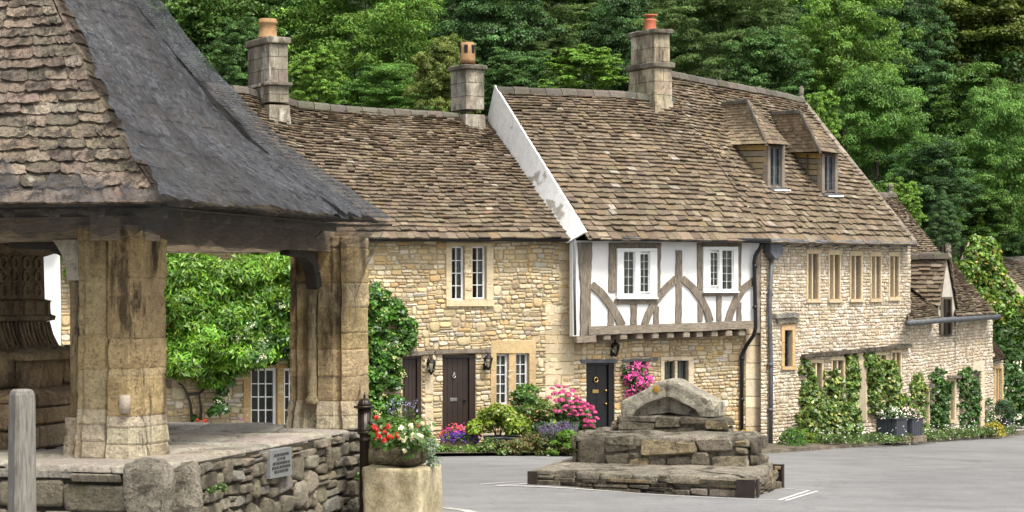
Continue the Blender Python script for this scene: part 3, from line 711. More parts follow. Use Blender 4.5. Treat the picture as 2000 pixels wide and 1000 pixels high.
dA = door(C1, F1, (786, 695, 823, 905), 0, 7, 6, 'dark_wood', 4)
dB = door(C1, F1, (864, 692, 929, 905), 3, 11, 7, 'dark_wood', 5)
def ring(mb, pl, x, y, r, t, out): mb.tube([pl.at(x+r*math.cos(a), y-r*math.sin(a)*1.25, out) for a in np.linspace(0, 2*math.pi, 15)], t, 6)
m = MB(); ring(m, F1, 889, 735, 2.6, .012, -.05); pxbox(m, F1, (887.3, 727, 890.7, 733), -.04, .1); m.build('knocker', M['silver'], dB)
m = MB(); pxbox(m, F1, (882, 777, 896, 784), -.065, .1, bev=.004); pxbox(m, F1, (884, 779.5, 894, 781.5), -.055, .08); m.build('letter_plate', M['silver'], dB)
def knob(pl, x, y, r, out, mat, parent):
    m = MB(); c = pl.at(x, y, out); m.tube([c-pl.N*.05, c, c+pl.N*.02, c+pl.N*.045, c+pl.N*.055], [r*.5, r*.5, r, r*.9, r*.3], 10); m.build('handle', M[mat], parent)
knob(F1, 910, 782, .03, -.07, 'iron', dB)
for pts in ([(797, 688), (845, 684), (845, 691), (800, 695)], [(848, 684), (956, 681), (957, 688.5), (900, 690), (848, 691)]):
    m = MB(); pxpoly(m, F1, pts[::-1], .07, .08, (1, 1, 1), .01); m.build('lintel', M['beam'], C1)
# roof
def interp(tab, n, x0, x1):
    X = [t[0] for t in tab]; Y = [t[1] for t in tab]; return [(x, float(np.interp(x, X, Y))) for x in np.linspace(x0, x1, n)]
e1 = F1.off(-.34); r1 = F1.off(3.3)
RT1 = [(200, 150), (435, 172), (500, 180), (560, 203), (640, 211), (735, 219), (850, 224), (905, 226), (965, 236)]
E1 = [e1.at(x, y) for x, y in interp([(200, 470), (705, 464), (1112, 462)], 9, 200, 1112)]
R1 = [r1.at(x, y) for x, y in interp(RT1, 9, 200, 955)]
mb = MB(); S1 = ruled(E1, R1); tiles(mb, S1, .165, .078, (.11, .25), seed=1)
bk = F1.off(7.0); B1 = [bk.at(x, 500) for x in np.linspace(150, 930, 9)]
for i in range(8): mb.face([R1[i], R1[i+1], B1[i+1], B1[i]], (.2, .15, .1))
ridge(mb, R1); ro = mb.build('roof', M['tile'], C1)
mb = MB(); L_, R_ = F1.at(118, 600), F1.at(1121, 600)
for a, b in ((R_, L_),):
    z0, z1 = base.z-.6, E1[4].z-.05; bL, bR = L_-F1.N*6.6, R_-F1.N*6.6
    q = lambda p, z: Vector((p.x, p.y, z))
    mb.face([q(L_, z0), q(bL, z0), q(bL, z1), q(L_, z1)], (.45, .36, .22)); mb.face([q(bL, z0), q(bR, z0), q(bR, z1), q(bL, z1)], (.45, .36, .22)); mb.face([q(R_, z0), q(bR, z0), q(bR, z1), q(R_, z1)], (.45, .36, .22))
    m1 = L_-F1.N*3.3; mb.face([q(L_, z1), q(bL, z1), q(m1, R1[0].z-.05)], (.45, .36, .22))
mb.build('rear_wall', M['rubble'], C1)
mb = MB(); mb.tube([e1.at(x, 467.5, .02) for x in (200, 450, 705, 900, 1116)], .05, 8); mb.build('gutter', M['iron'], C1)
chimney(ro, r1, 523, 75, 197, [(91, 165, .96), (172, 204, 1)], .47, 1.25, bands=[(77, 91, 1.0), (165, 172, 1.06)], tone=(.255, .225, .17),
        pot=([(.23, 0), (.23, .02), (.205, .04), (.185, .30), (.215, .33), (.215, .37), (.195, .38), (.20, .43), (.16, .43), (.15, .2)], 'terracotta', 0))
ch2, c0, zy = chimney(ro, r1, 913, 124, 214, [(138, 216, 1)], .49, .74, bands=[(129, 139, 1.04)], tone=(.40, .365, .295),
        pot=([(.19, 0), (.185, .1), (.18, .3), (.155, .49), (.12, .49), (.11, .3)], 'terracotta', 0))
m = MB()
for k in range(6):
    a = k*math.pi/3+.35; dr = Vector((math.cos(a), math.sin(a), 0)); sd = Vector((-dr.y, dr.x, 0)); c = Vector((c0.x, c0.y, zy(124)+.33))+dr*.165
    m.box(c, sd, Vector((0, 0, 1)), dr, .085, .19, .022, (1, 1, 1))
m.build('vent_slot', M['iron'], ch2.children[-1])

# ================================================================ timber-framed house
base = basept(F2U, 1300)
C2 = thing('timber_framed_house', 'half-timbered house with white panels jettied over a stone ground floor', 'house', base)
mb = MB()
H2 = [(1145, 708, 1200, 890), (1230, 707, 1263, 775), (1296, 704, 1317, 763), (1322, 704, 1343, 763)]
rubble(mb, F2L, [(1119, 640), (1458, 628), (1458, 885), (1119, 890)], H2, (.07, .12), (.10, .26), pal=PAL1, seed=11)
mb.build('wall', M['rubble'], C2)
mb = MB(); ashlar(mb, F2L, 1453, 630, 1492, 872, 8, cols=(1, 1), out=.06, inn=.3); mb.build('quoins', M['dressed'], C2)
mb = MB(); hs_ = [(1215, 491, 1237, 575), (1247, 495, 1266, 571), (1384, 492, 1401, 559), (1407, 488, 1429, 566)]; xc = sorted([1118, 1483]+[v for h in hs_ for v in (h[0], h[2])])
for x0, x1 in zip(xc, xc[1:]):
    y0, y1 = (657-17*(x-1118)/365 for x in (x0, x1)); h = [k for k in hs_ if k[0] <= x0 and k[2] >= x1]
    if h: pxpoly(mb, F2U, [(x0, h[0][1]), (x1, h[0][1]), (x1, 470), (x0, 470)], 0, .12); pxpoly(mb, F2U, [(x0, y0), (x1, y1), (x1, h[0][3]), (x0, h[0][3])], 0, .12)
    else: pxpoly(mb, F2U, [(x0, y0), (x1, y1), (x1, 470), (x0, 470)], 0, .12)
mb.build('plaster_panel', M['render'], C2)
def beam(name, pts, w=None, out=.035, inn=.03, col=(1, 1, 1)):
    m = MB()
    if w is None:                                                    # hewn edges wander a little
        q_ = []
        for a_, b_ in zip(pts, pts[1:]+pts[:1]):
            n_ = max(1, int(math.hypot(b_[0]-a_[0], b_[1]-a_[1])/9)); q_.append(a_)
            q_ += [(a_[0]+(b_[0]-a_[0])*t_/n_+random.uniform(-.75, .75), a_[1]+(b_[1]-a_[1])*t_/n_+random.uniform(-.6, .6)) for t_ in range(1, n_)]
        pts = q_
    if w is None: pxpoly(m, F2U, pts[::-1], out, inn, col, .006)
    else: strip(m, F2U, pts, w, out, inn, col)
    return m.build(name, M['beam'], C2)
def quad(x0, y0, x1, y1): return [(x0, y0), (x1, y0), (x1, y1), (x0, y1)]
beam('corner_post', [(1127, 474), (1155, 474), (1152, 560), (1152, 657), (1132, 657), (1133, 560)], out=.05)
for q in ([(1189, 475), (1203, 475), (1201, 571), (1188, 570)], [(1187, 606), (1198, 607), (1198, 636), (1186, 636)], [(1280, 475), (1290, 475), (1288, 570), (1279, 570)], [(1277, 598), (1286, 598), (1286, 634), (1275, 634)],
          [(1319, 489), (1331, 489), (1331, 560), (1330, 631), (1318, 631), (1319, 560)], [(1361, 475), (1370, 475), (1370, 567), (1361, 565)], [(1362, 593), (1371, 594), (1371, 628), (1362, 628)],
          [(1439, 474), (1447, 474), (1446, 569), (1438, 570)], [(1439, 590), (1447, 590), (1447, 627), (1438, 627)], quad(1231, 594.5, 1243, 634), quad(1399, 578, 1408, 627), [(1475, 490), (1484, 490), (1483, 650), (1475, 650)]):
    beam('timber_stud', q)
for pts, wd in (([(1154, 556), (1172, 571), (1190, 594), (1205, 618), (1214, 636)], 15), ([(1320, 544), (1300, 562), (1279, 588), (1265, 614), (1258, 634)], 13), ([(1331, 544), (1351, 561), (1368, 584), (1380, 608), (1386, 628)], 13), ([(1474, 546), (1450, 564), (1436, 588), (1426, 610), (1421, 628)], 13)):
    beam('timber_brace', pts, wd, out=.045)
for q in ([(1203, 475), (1280, 475), (1280, 484.5), (1203, 485)], [(1199, 585), (1274, 584.5), (1274, 593), (1199, 595)], [(1370, 474), (1439, 474), (1439, 481.5), (1370, 481.5)], [(1373, 573.5), (1438, 572.5), (1438, 578), (1373, 578.5)]):
    beam('timber_rail', q, out=.04)
m = MB(); strip(m, F2U, [(1146, 645.5), (1200, 644), (1230, 643), (1300, 640), (1370, 638.5), (1420, 635), (1476, 634)], 16, .09, .1); m.build('bressumer', M['beam_h'], C2)
m = MB(); strip(m, F2U, [(1122, 663), (1160, 661)], 13, .10, .1); strip(m, F2L, [(1122, 667), (1300, 659), (1452, 651)], 7, .12, .1); m.build('wall_plate', M['beam_h'], C2)
for i, x in enumerate((1184, 1216, 1248, 1278, 1308, 1338, 1365, 1394, 1421, 1448)):
    m = MB(); y = 658-(x-1184)*.030; c = F2U.at(x, y); h = .135; w_ = .19
    m.prism([c-F2U.N*.5+F2U.U*a*w_/2+Vector((0, 0, b*h/2)) for a, b in ((-1, -1), (1, -1), (1, .5), (.5, 1), (-.5, 1), (-1, .5))], F2U.N*random.uniform(.54, .58), (1, 1, 1), .02); m.build('joist_end', M['beam_h'], C2)
# windows of the jetty
def casement(box, lights, nx, ny):
    o = window(C2, F2U, lights, nx=nx, ny=ny, fw=1.6, bar=.55, frame='white_paint', inset=-.015, curtain=(.45, 1.0))
    x0, y0, x1, y1 = box; m = MB(); xs_ = [x0]+[v for l in lights for v in (l[0], l[2])]+[x1]; ty, by = min(l[1] for l in lights), max(l[3] for l in lights)
    pxbox(m, F2U, (x0, y0, x1, ty), .085, 0, bev=.006); pxbox(m, F2U, (x0, by, x1, y1), .085, 0, bev=.006); pxbox(m, F2U, (x0-1, y1, x1+1, y1+3), .12, 0, bev=.006)
    for a, b in zip(xs_[::2], xs_[1::2]): pxbox(m, F2U, (a, ty+.2, b, by-.2), .083, 0, bev=.006)
    m.build('casing', M['white_paint'], o)
F2U_room = MB()
casement((1202, 485, 1280, 581), [(1215, 491, 1237, 575), (1247, 495, 1266, 571)], 2, 5)
casement((1370, 482, 1438, 569), [(1384, 492, 1401, 559), (1407, 488, 1429, 566)], 2, 5)
# ground floor
dC = door(C2, F2L, (1145, 708, 1200, 890), 2, 10, 5, 'black_paint', 2)
m = MB(); ring(m, F2L, 1166.5, 742, 3.6, .014, -.05); m.build('knocker', M['brass'], dC)
m = MB(); pxbox(m, F2L, (1160, 761, 1172, 768), -.06, .1, bev=.004); m.build('letter_plate', M['brass'], dC)
for y in (763, 789): knob(F2L, 1185.5, y, .028, -.07, 'brass', dC)
m = MB(); pxpoly(m, F2L, quad(1133, 702, 1204, 708.5)[::-1], .05, .05); m.build('lintel', M['lead'], C2)
m = MB(); pxpoly(m, F2L, [(1214, 702), (1283, 699), (1283, 704), (1214, 707)][::-1], .05, .05); m.build('lintel', M['lead'], C2)
window(C2, F2L, [(1232, 707, 1262, 775)], None, nx=2, ny=4, fw=2, frame='beam')
window(C2, F2L, [(1296, 704, 1317, 763), (1322, 704, 1343, 763)], (1289, 697, 1353, 768), nx=3, ny=4, fw=1.6, bar=.6, frame='lead', sur_col=(.64, .54, .38), curtain=(.0, 1))
# roofs of the timber house and the long stone house share a hip
e3 = F3.off(-.3); r3 = F3.off(3.3); e2 = F2U.off(-.34); r2 = F2U.off(3.2)
E3 = [e3.at(x, y) for x, y in interp([(1499, 468), (1786, 474)], 6, 1499, 1786)]
R3 = [r3.at(x, y) for x, y in interp([(1280, 141), (1315, 148), (1400, 163), (1480, 178), (1565, 196)], 6, 1280, 1565)]
E3[0] = e3.at(1499, 468)
def proj(p): return (CX+F*p.x/p.y, CY-F*(p.z-CZ)/p.y)
fh = min(np.linspace(0, 1, 400), key=lambda f: abs(proj(E3[0].lerp(R3[0], f))[1]-197))
E2 = [e2.at(x, y) for x, y in interp([(1146, 463), (1499, 468)], 7, 1146, 1499)]; E2[-1] = E3[0].copy()
R2 = [r2.at(x, y) for x, y in interp([(968, 176), (1100, 181), (1230, 187), (1341, 197)], 7, 968, 1341)]; R2[-1] = E3[0].lerp(R3[0], fh)
R2[-2] = R2[-3].lerp(R2[-1], .5)
mb = MB(); S2 = ruled(E2, R2); tiles(mb, S2, .20, .092, (.13, .29), seed=5, pal=PALR[:6]+[((.33, .295, .24), .35)])
bk = F2U.off(6.6); B2 = [bk.at(x, 500) for x in np.linspace(940, 1330, 7)]
for i in range(6): mb.face([R2[i], R2[i+1], B2[i+1], B2[i]], (.2, .15, .1))
ridge(mb, R2); ro2 = mb.build('roof', M['tile'], C2)
chimney(ro2, r2, 1270, 61, 190, [(70, 124, .90), (137, 215, 1)], .50, 1.17, bands=[(61, 71, .97), (125, 137, 1.05)], tone=(.44, .375, .26),
        pot=([(.155, 0), (.15, .05), (.135, .22), (.15, .25), (.15, .29), (.06, .29), (.05, .36), (.17, .37), (.17, .40), (.03, .41)], 'terracotta_red', 0))
# white gable upstand between the two roof levels
A_ = [e1.at(1106, 464), r1.at(948, 240)]; B_ = [E2[0]+Vector((0, 0, .06))-F2U.U*.03, R2[0]+Vector((0, 0, .06))-F2U.U*.03]
m = MB(); n = 14; mid = F1.off(3.2).at(961, 176)
row = []
for i in range(n+1):
    t = i/n; row.append((A_[0].lerp(A_[1], t)-Vector((0, 0, .12)), B_[0].lerp(B_[1], t)+Vector((0, 0, .05))))
vs = [p for r in row for p in r]; th_ = F2U.U*.06-F2U.N*.02
vs2 = [p+th_ for p in vs]; nv = len(vs); fs = []
for i in range(n): fs += [(2*i, 2*i+1, 2*i+3, 2*i+2), (2*i+1, nv+2*i+1, nv+2*i+3, 2*i+3), (nv+2*i, nv+2*i+2, nv+2*i+3, nv+2*i+1)]
fs += [(0, nv, nv+1, 1), (2*n, 2*n+1, nv+2*n+1, nv+2*n)]
m.add(vs+vs2, fs, (1, 1, 1)); m.build('gable_upstand', M['verge'], C2)
mb = MB(); q = lambda p, z: Vector((p.x, p.y, z)); L_, R_ = F2L.at(1119, 600), F2L.at(1492, 600); bL, bR = L_-F2U.N*6, R_-F2U.N*6; z0 = base.z-.6; z1 = E2[0].z-.1
for a, b in ((L_, bL), (bL, bR), (R_, bR)): mb.face([q(a, z0), q(b, z0), q(b, z1), q(a, z1)], (.45, .36, .22))
mb.face([q(L_, z1), q(bL, z1), q(L_-F2U.N*2.8, R2[0].z-.1)], (.7, .7, .66))
mb.build('rear_wall', M['rubble'], C2)
m = MB(); m.tube([e2.at(1148, 466, .02), e2.at(1320, 468, .02), e2.at(1503, 470.5, .02)], .055, 8); m.build('gutter', M['black_paint'], C2)
m = MB(); m.tube([F2U.at(1478, 474, .22), F2U.at(1477, 484, .16), F2U.at(1469, 500, .12), F2U.at(1468, 512, .10), F2U.at(1471, 640, .10), F2U.at(1468, 655, .08), F2L.at(1452, 675, .12), F2L.at(1445, 694, .09), F2L.at(1444, 870, .09)], .047, 8)
for y in (520, 600, 700, 780): m.tube([ (F2U if y < 650 else F2L).at(1469.5 if y < 650 else 1444.5, y-3, .1), (F2U if y < 650 else F2L).at(1469.5 if y < 650 else 1444.5, y+3, .1)], .06, 8)
m.build('downpipe', M['black_paint'], C2)
m = MB(); m.tube([F2U.at(1118, 468, .10), F2U.at(1117.5, 560, .10), F2U.at(1119, 655, .10)], .03, 8); m.build('downpipe', M['lead'], C2)

# ================================================================ long stone house with dormers
base = basept(F3, 1640)
C3 = thing('long_stone_house', 'pale stone house with five narrow upper windows, ivy and two dormers in its roof', 'house', base)
UW = [((1573, 487, 1600, 591), (1576.5, 496, 1584, 584), (1587, 496, 1596, 584)), ((1616, 488, 1640, 591), (1618.5, 498, 1626.5, 584), (1629.5, 498, 1637.5, 584)), ((1658, 490, 1683, 590), (1660.5, 500, 1668, 584), (1671, 500, 1679.5, 584)), ((1698, 491, 1720, 590), (1700.5, 501, 1708, 583), (1710.5, 501, 1717.5, 583)), ((1734, 492, 1755, 587), (1736.5, 501, 1744, 580), (1746.5, 501, 1752.5, 580))]
LW = [((1580, 702, 1606, 810), (1583, 709, 1591.5, 806), (1594.5, 709, 1603, 806)), ((1621, 697, 1649, 802), (1624, 704, 1633, 798), (1636, 704, 1645, 798)), ((1707, 688, 1731, 785), (1710, 694, 1717.5, 781), (1720.5, 694, 1728, 781)), ((1738, 683, 1759, 775), (1740.5, 689, 1747.5, 771), (1750, 689, 1756.5, 771))]
SW = ((1524, 634, 1551, 722), (1530, 645, 1545, 716))
holes = [(g[1][0], g[1][1], g[2][2], g[1][3]) for g in UW+LW]+[SW[1]]
mb = MB(); rubble(mb, F3, [(1486, 470), (1778, 476), (1778, 880), (1486, 885)], holes, (.065, .105), (.08, .2), dep=.022, pal=PAL3, mortar=(.40, .315, .21), seed=21, wob=.015, gap=.012)
mb.build('wall', M['rubble_pale'], C3)
for s_, a, b in UW+LW: window(C3, F3, [a, b], s_, nx=1, ny=1, fw=.7, frame='lead', sur_col=(.58, .46, .29), sur_out=.04, inset=.11, sill=True, curtain=(.0, .45))
window(C3, F3, [SW[1]], SW[0], nx=2, ny=5, fw=.8, bar=.5, frame='lead', sur_col=(.50, .35, .18), curtain=(.4, 1))
m = MB(); pxpoly(m, F3, [(1508, 613), (1552, 611), (1552, 619), (1508, 622)][::-1], .14, .03, (.40, .38, .33), .02); pxpoly(m, F3, [(1514, 622.5), (1556, 620), (1556, 630), (1516, 633)][::-1], .09, .03, (.45, .39, .29), .02); m.build('hood_stone', M['lichen_stone'], C3)
m = MB()
for i in range(7):
    a, b = i/7, (i+1)/7; x0, x1 = 1562+211*a, 1562+211*b-.5; y0, y1 = 692-20.5*a, 692-20.5*b
    pxpoly(m, F3, [(x0, y0+7), (x1, y1+7), (x1, y1), (x0, y0)], .16, .03, rc((.20, .17, .13), .15), .02)
m.build('drip_course', M['lichen_stone'], C3)
m = MB(); pxpoly(m, F3, [(1671, 690), (1692, 688), (1692, 822), (1671, 826)][::-1], .035, .05, (.56, .46, .31), .01); m.build('door_surround', M['dressed'], C3)
m = MB(); pxpoly(m, F3, [(1676, 712), (1688, 711), (1688, 822), (1676, 826)][::-1], .045, .02, (.40, .34, .24), .01); m.build('door', M['dressed'], C3)
mb = MB(); S3 = ruled(E3, R3); tiles(mb, S3, .20, .088, (.13, .29), seed=9)
bk = F3.off(6.9); B3 = [bk.at(x, 500) for x in np.linspace(1290, 1540, 6)]
for i in range(5): mb.face([R3[i], R3[i+1], B3[i+1], B3[i]], (.2, .15, .1))
mb.face([R2[-1]-Vector((0, 0, .1)), R3[0], B3[0], B2[-1]], (.2, .15, .1)); mb.face([R2[-2], R2[-1], R3[0], R3[0]-F3.N*.5+Vector((0, 0, -.1))], (.2, .15, .1)); ridge(mb, R3); ro3 = mb.build('roof', M['tile'], C3)
# right-hand verge coping and finial
m = MB()
for i in range(12):
    a, b = E3[-1].lerp(R3[-1], i/12), E3[-1].lerp(R3[-1], (i+1)/12-.008)
    m.prism([a-F3.U*.10+Vector((0, 0, -.05)), a+F3.U*.12+Vector((0, 0, -.05)), b+F3.U*.12+Vector((0, 0, -.05)), b-F3.U*.10+Vector((0, 0, -.05))], (0, 0, .12), rc((.27, .23, .18), .15), .01)
m.build('verge_coping', M['tile'], C3)
def finial(parent, p, h, w):
    m = MB(); m.lathe(p-Vector((0, 0, .08)), [(w*.9, 0), (w*.9, .1), (w*.6, .13), (w*.55, h*.45), (w*.75, h*.5), (w*.62, h*.62), (w*.75, h*.85), (w*.45, h), (.01, h+.02)], 8, (.42, .38, .30)); m.build('finial', M['lichen_stone'], parent)
finial(C3, R3[-1]+Vector((0, 0, .05)), .40, .10)
mb = MB(); L_, R_ = F3.at(1490, 600), F3.at(1778, 600); bL, bR = L_-F3.N*6.4, R_-F3.N*6.4; z0 = base.z-.8; z1 = E3[-1].z-.1
for a, b in ((bL, bR), (R_, bR)): mb.face([q(a, z0), q(b, z0), q(b, z1), q(a, z1)], (.5, .42, .3))
mb.face([q(R_, z1), q(bR, z1), q(R_-F3.N*3.2, R3[-1].z-.1)], (.5, .42, .3)); mb.build('gable_wall', M['rubble_pale'], C3)
m = MB(); 
for i in range(9):
    a, b = i/9, (i+1)/9; m.tube([e3.at(1503+284*a, 471+6*a, .03), e3.at(1503+284*b-.3, 471+6*b, .03)], [.06, .055], 8)
m.build('gutter', M['lead'], C3)
for x in np.linspace(1520, 1765, 8):
    m = MB(); m.tube([F3.at(x, 482, .02), F3.at(x+1, 480, .15), F3.at(x+3, 476.5, .26)], .012, 6); m.build('gutter_bracket', M['iron'], C3)
m = MB(); h0 = F3.at(1500, 476, .16)
pxpoly(m, F3, [(1488, 476), (1512, 476), (1512, 494), (1503, 507), (1496, 507), (1488, 494)][::-1], .26, -.06, (1, 1, 1), .02); hp = m.build('rain_hopper', M['lead'], C3)
m = MB(); m.tube([F3.at(1497.5, 505, .13), F3.at(1496, 600, .10), F3.at(1499, 720, .10), F3.at(1498, 872, .10)], .052, 8)
for y in (575, 712, 800): m.tube([F3.at(1497.5, y-3, .1), F3.at(1497.5, y+3, .1)], .068, 8)
m.build('downpipe', M['lead'], C3)
# dormers
RP3 = GP(E3[0], E3[-1], R3[3]); RP3b = GP(E3[2], E3[4], R3[3])
def dormer(face, cheek, rl, hipa, eL, eR, glaz):
    Qp = RP3b.at(*glaz[2]); k = -(Vector((Qp.x, Qp.y))-F3.p).dot(F3.n); pf = F3.off(k)
    m = MB(); c = [RP3b.at(*cheek[0]), pf.at(*cheek[1]), pf.at(*cheek[2])]
    nrow = 7
    for i in range(nrow):
        t0, t1 = i/nrow, (i+1)/nrow-.02; a = c[1].lerp(c[2], t0); b = c[1].lerp(c[2], t1); ab = c[0].lerp(c[2], t0); bb = c[0].lerp(c[2], t1)
        m.prism([a, ab, bb, b], -F3.U*.03, pick([((.38, .30, .17), 2), ((.33, .285, .21), 3), ((.27, .235, .175), 2)]) if i else (.40, .28, .11))
    d_ = m.build('dormer', M['dressed'], C3)
    # other cheek and back
    m = MB(); w_ = pf.at(*face[1])-pf.at(*face[0])
    m.face([c[0]+w_, c[1]+w_, c[2]+w_], (.45, .38, .28)); m.build('cheek', M['dressed'], d_)
    fx0, fy0 = face[0]; fx1 = face[1][0]; yb0, yb1 = face[3][1], face[2][1]
    x0, y0, x1, y1 = fx0, min(face[0][1], face[1][1]), fx1, (yb0+yb1)/2
    m = MB(); fw = 5.0
    for r in ((x0, y0, x0+fw, y1), (x1-fw, y0, x1, y1)): pxbox(m, pf, r, .04, .1, (.24, .20, .16), .008)
    pxbox(m, pf, (x0+fw, y0, x1-fw, y0+4), .035, .1, (.10, .07, .05)); m.build('post', M['dressed'], d_)
    m = MB(); pxpoly(m, pf, [(x0-1, y1), (x1+1, y1), (x1+2, y1+4.5), (x0, y1+4.5)][::-1], .10, .05, (.62, .62, .60), .01); m.build('sill', M['lead'], d_)
    m = MB(); pxpoly(m, pf, [(x0+4, y1+4.5), (x1+4, y1+4.5), (x1+4, y1+7.5), (x0+6, y1+7.5)][::-1], .16, .0, (.75, .75, .72)); m.build('flashing', M['render'], d_)
    xm = (x0+x1)/2
    window(d_, pf, [(x0+fw, y0+4, xm, y1), (xm, y0+4, x1-fw, y1)], None, nx=2, ny=4, fw=2.2, bar=.7, frame='lead', inset=.05, curtain=(.2, .8))
    # hipped stone-tiled roof
    pb = F3.off(k+.55); po = F3.off(k-.22); apex = pb.at(*hipa); eLp, eRp = po.at(*eL), po.at(*eR); back = RP3b.at(*rl); lowb = RP3b.at(eL[0]-72, eL[1]+6) if False else c[0]+Vector((0, 0, .02))-F3.U*.14
    m = MB(); lo = [lowb, eLp]; hi = [back, apex]
    tiles(m, ruled(lo, hi), .13, .09, (.12, .26), pal=[((.29, .225, .145), 4), ((.245, .19, .125), 4), ((.34, .27, .18), 2)], th=.015, lift=.02, sag=.015)
    tiles(m, ruled([eLp, eRp], [apex, apex+F3.U*.02]), .13, .09, (.12, .26), th=.015, lift=.02, sag=.01)
    m.face([eRp, apex, back+w_*.4, c[0]+w_*1.3], (.2, .15, .1)); ridge(m, [back, apex], .05, .02, .25); ridge(m, [apex, eLp], .04, .02, .2)
    m.build('dormer_roof', M['tile'], d_)
dormer([(1497, 284), (1530, 290), (1528, 366), (1500, 366)], [(1430, 284), (1497, 283), (1500, 366)], (1405, 200), (1461, 196), (1498, 279), (1541, 283), [0, 0, (1513, 370)])
dormer([(1603, 300), (1634, 304), (1632, 378), (1605, 377)], [(1546, 298), (1603, 300), (1605, 377)], (1503, 219), (1563, 215), (1603, 294), (1646, 299), [0, 0, (1618, 382)])

# ================================================================ low house on the corner
base = basept(F4, 1850)
C4 = thing('low_corner_house', 'low stone house with a small white gablet in its tiled roof beyond the ivy', 'house', base)
mb = MB(); H4 = [(1903, 726, 1915, 900), (1803, 760, 1811, 842), (1854, 744, 1862, 820), (1843, 622, 1853, 654)]
rubble(mb, F4, [(1774, 628), (1938, 616), (1938, 870), (1774, 880)], H4, (.065, .105), (.08, .2), dep=.022, pal=PAL3, mortar=(.40, .315, .21), seed=31, wob=.015, gap=.012)
mb.build('wall', M['rubble_pale'], C4)
e4 = F4.off(-.3); E4a, E4b = e4.at(1772, 628), e4.at(1943, 611); top4 = F4.off(2.4).at(1851, 503); RP4 = GP(E4a, E4b, top4)
gp = F4.off(-.06)
mb = MB()
rl = F4.off(2.4).at(1740, 501)
tiles(mb, ruled([RP4.at(1772, 628), RP4.at(1836, 621)], [RP4.at(1772, 552), RP4.at(1776, 553)]), .2, .16, (.18, .34), pal=PALR[:5], seed=41)
tiles(mb, ruled([RP4.at(1866, 618), RP4.at(1943, 611)], [RP4.at(1850, 504), RP4.at(1852, 504)]), .2, .13, (.2, .36), pal=PALR[:5], seed=42)
apx = gp.at(1848, 500); gl_, gr_ = gp.at(1834, 606), gp.at(1866, 604)
kb = min(np.linspace(.3, 4, 300), key=lambda k_: abs(proj(apx-F4.N*float(k_))[0]-1770)); bkr = apx-F4.N*float(kb)
af, gf = apx+F4.N*.03, gl_+F4.N*.03; V4 = GP(af, gf, bkr).at(1772, 557); rv = max(.05, min(.95, (V4.z-gf.z)/(apx.z-gf.z)))
def SD(t, r):                                                        # courses run level with the gablet's ridge, cut by the valley
    r = max(0, r); l = gf.lerp(V4, r/rv) if r < rv else V4.lerp(bkr, (r-rv)/(1-rv)); return l.lerp(gf.lerp(af, r), t)
tiles(mb, SD, .15, .12, (.18, .36), pal=PALR[:5]+[((.27, .22, .16), 3)], seed=43, up=Vector((-1, -.6, 1)), under=False)
mb.face([gf, V4, bkr, af], (.05, .04, .03))
tiles(mb, ruled([gr_+F4.N*.04, RP4.at(1868, 604)], [apx+F4.N*.04, RP4.at(1853, 506)]), .17, .12, (.16, .34), pal=PALR[:5], seed=44)
mb.face([top4, rl, rl-F4.N*3-Vector((0, 0, 2)), top4-F4.N*3-Vector((0, 0, 2))], (.2, .15, .1))
ridge(mb, [bkr, apx+F4.N*.1]); ro4 = mb.build('roof', M['tile'], C4)
m = MB(); pxpoly(m, gp, [(1834, 622), (1867, 620), (1866, 590), (1850, 512), (1846, 512), (1834, 600)], .0, .03, (.50, .46, .39)); gb = m.build('gablet', M['dressed'], C4)
finial(C4, apx+F4.N*.05, .42, .12)
window(C4, gp, [(1842.5, 584, 1853.5, 653)], None, nx=1, ny=3, fw=1.2, frame='dark_wood', inset=-.03, dark_backing=.02)
m = MB(); m.tube([e4.at(1770, 631, .03), e4.at(1858, 624, .03), e4.at(1949, 618.5, .03)], .075, 8); m.build('gutter', M['lead'], C4)
window(C4, F4, [(1803, 760, 1811, 842)], (1800, 757, 1813, 846), nx=1, ny=2, fw=.8, frame='lead', sur_col=(.58, .46, .29))
window(C4, F4, [(1854, 744, 1862, 820)], (1850, 740, 1865, 826), nx=1, ny=2, fw=.8, frame='lead', sur_col=(.58, .46, .29))
for r in ((1798, 750, 1816, 756), (1848, 733, 1869, 739)):
    m = MB(); pxbox(m, F4, r, .15, .02, (.30, .26, .2), .02); m.build('hood_stone', M['lichen_stone'], C4)
dD = door(C4, F4, (1903, 726, 1915, 900), 1, 1, 2, 'beam', 2)
m = MB(); pxbox(m, F4, (1899, 705, 1921, 725), .03, .05, (.62, .54, .40), .01); ashlar(m, F4, 1915.5, 725.5, 1922, 850, 4, cols=(1, 1)); m.build('door_surround', M['dressed'], C4)
mb = MB(); L_, R_ = F4.at(1775, 650), F4.at(1938, 650); bL, bR = L_-F4.N*4.6, R_-F4.N*4.6; z0 = base.z-.9; z1 = E4b.z-.05
for a, b in ((bL, bR), (R_, bR)): mb.face([q(a, z0), q(b, z0), q(b, z1), q(a, z1)], (.5, .42, .3))
mb.face([q(R_, z1), q(bR, z1), q(R_-F4.N*2.3, top4.z-.1)], (.5, .42, .3)); mb.build('gable_wall', M['rubble_pale'], C4)
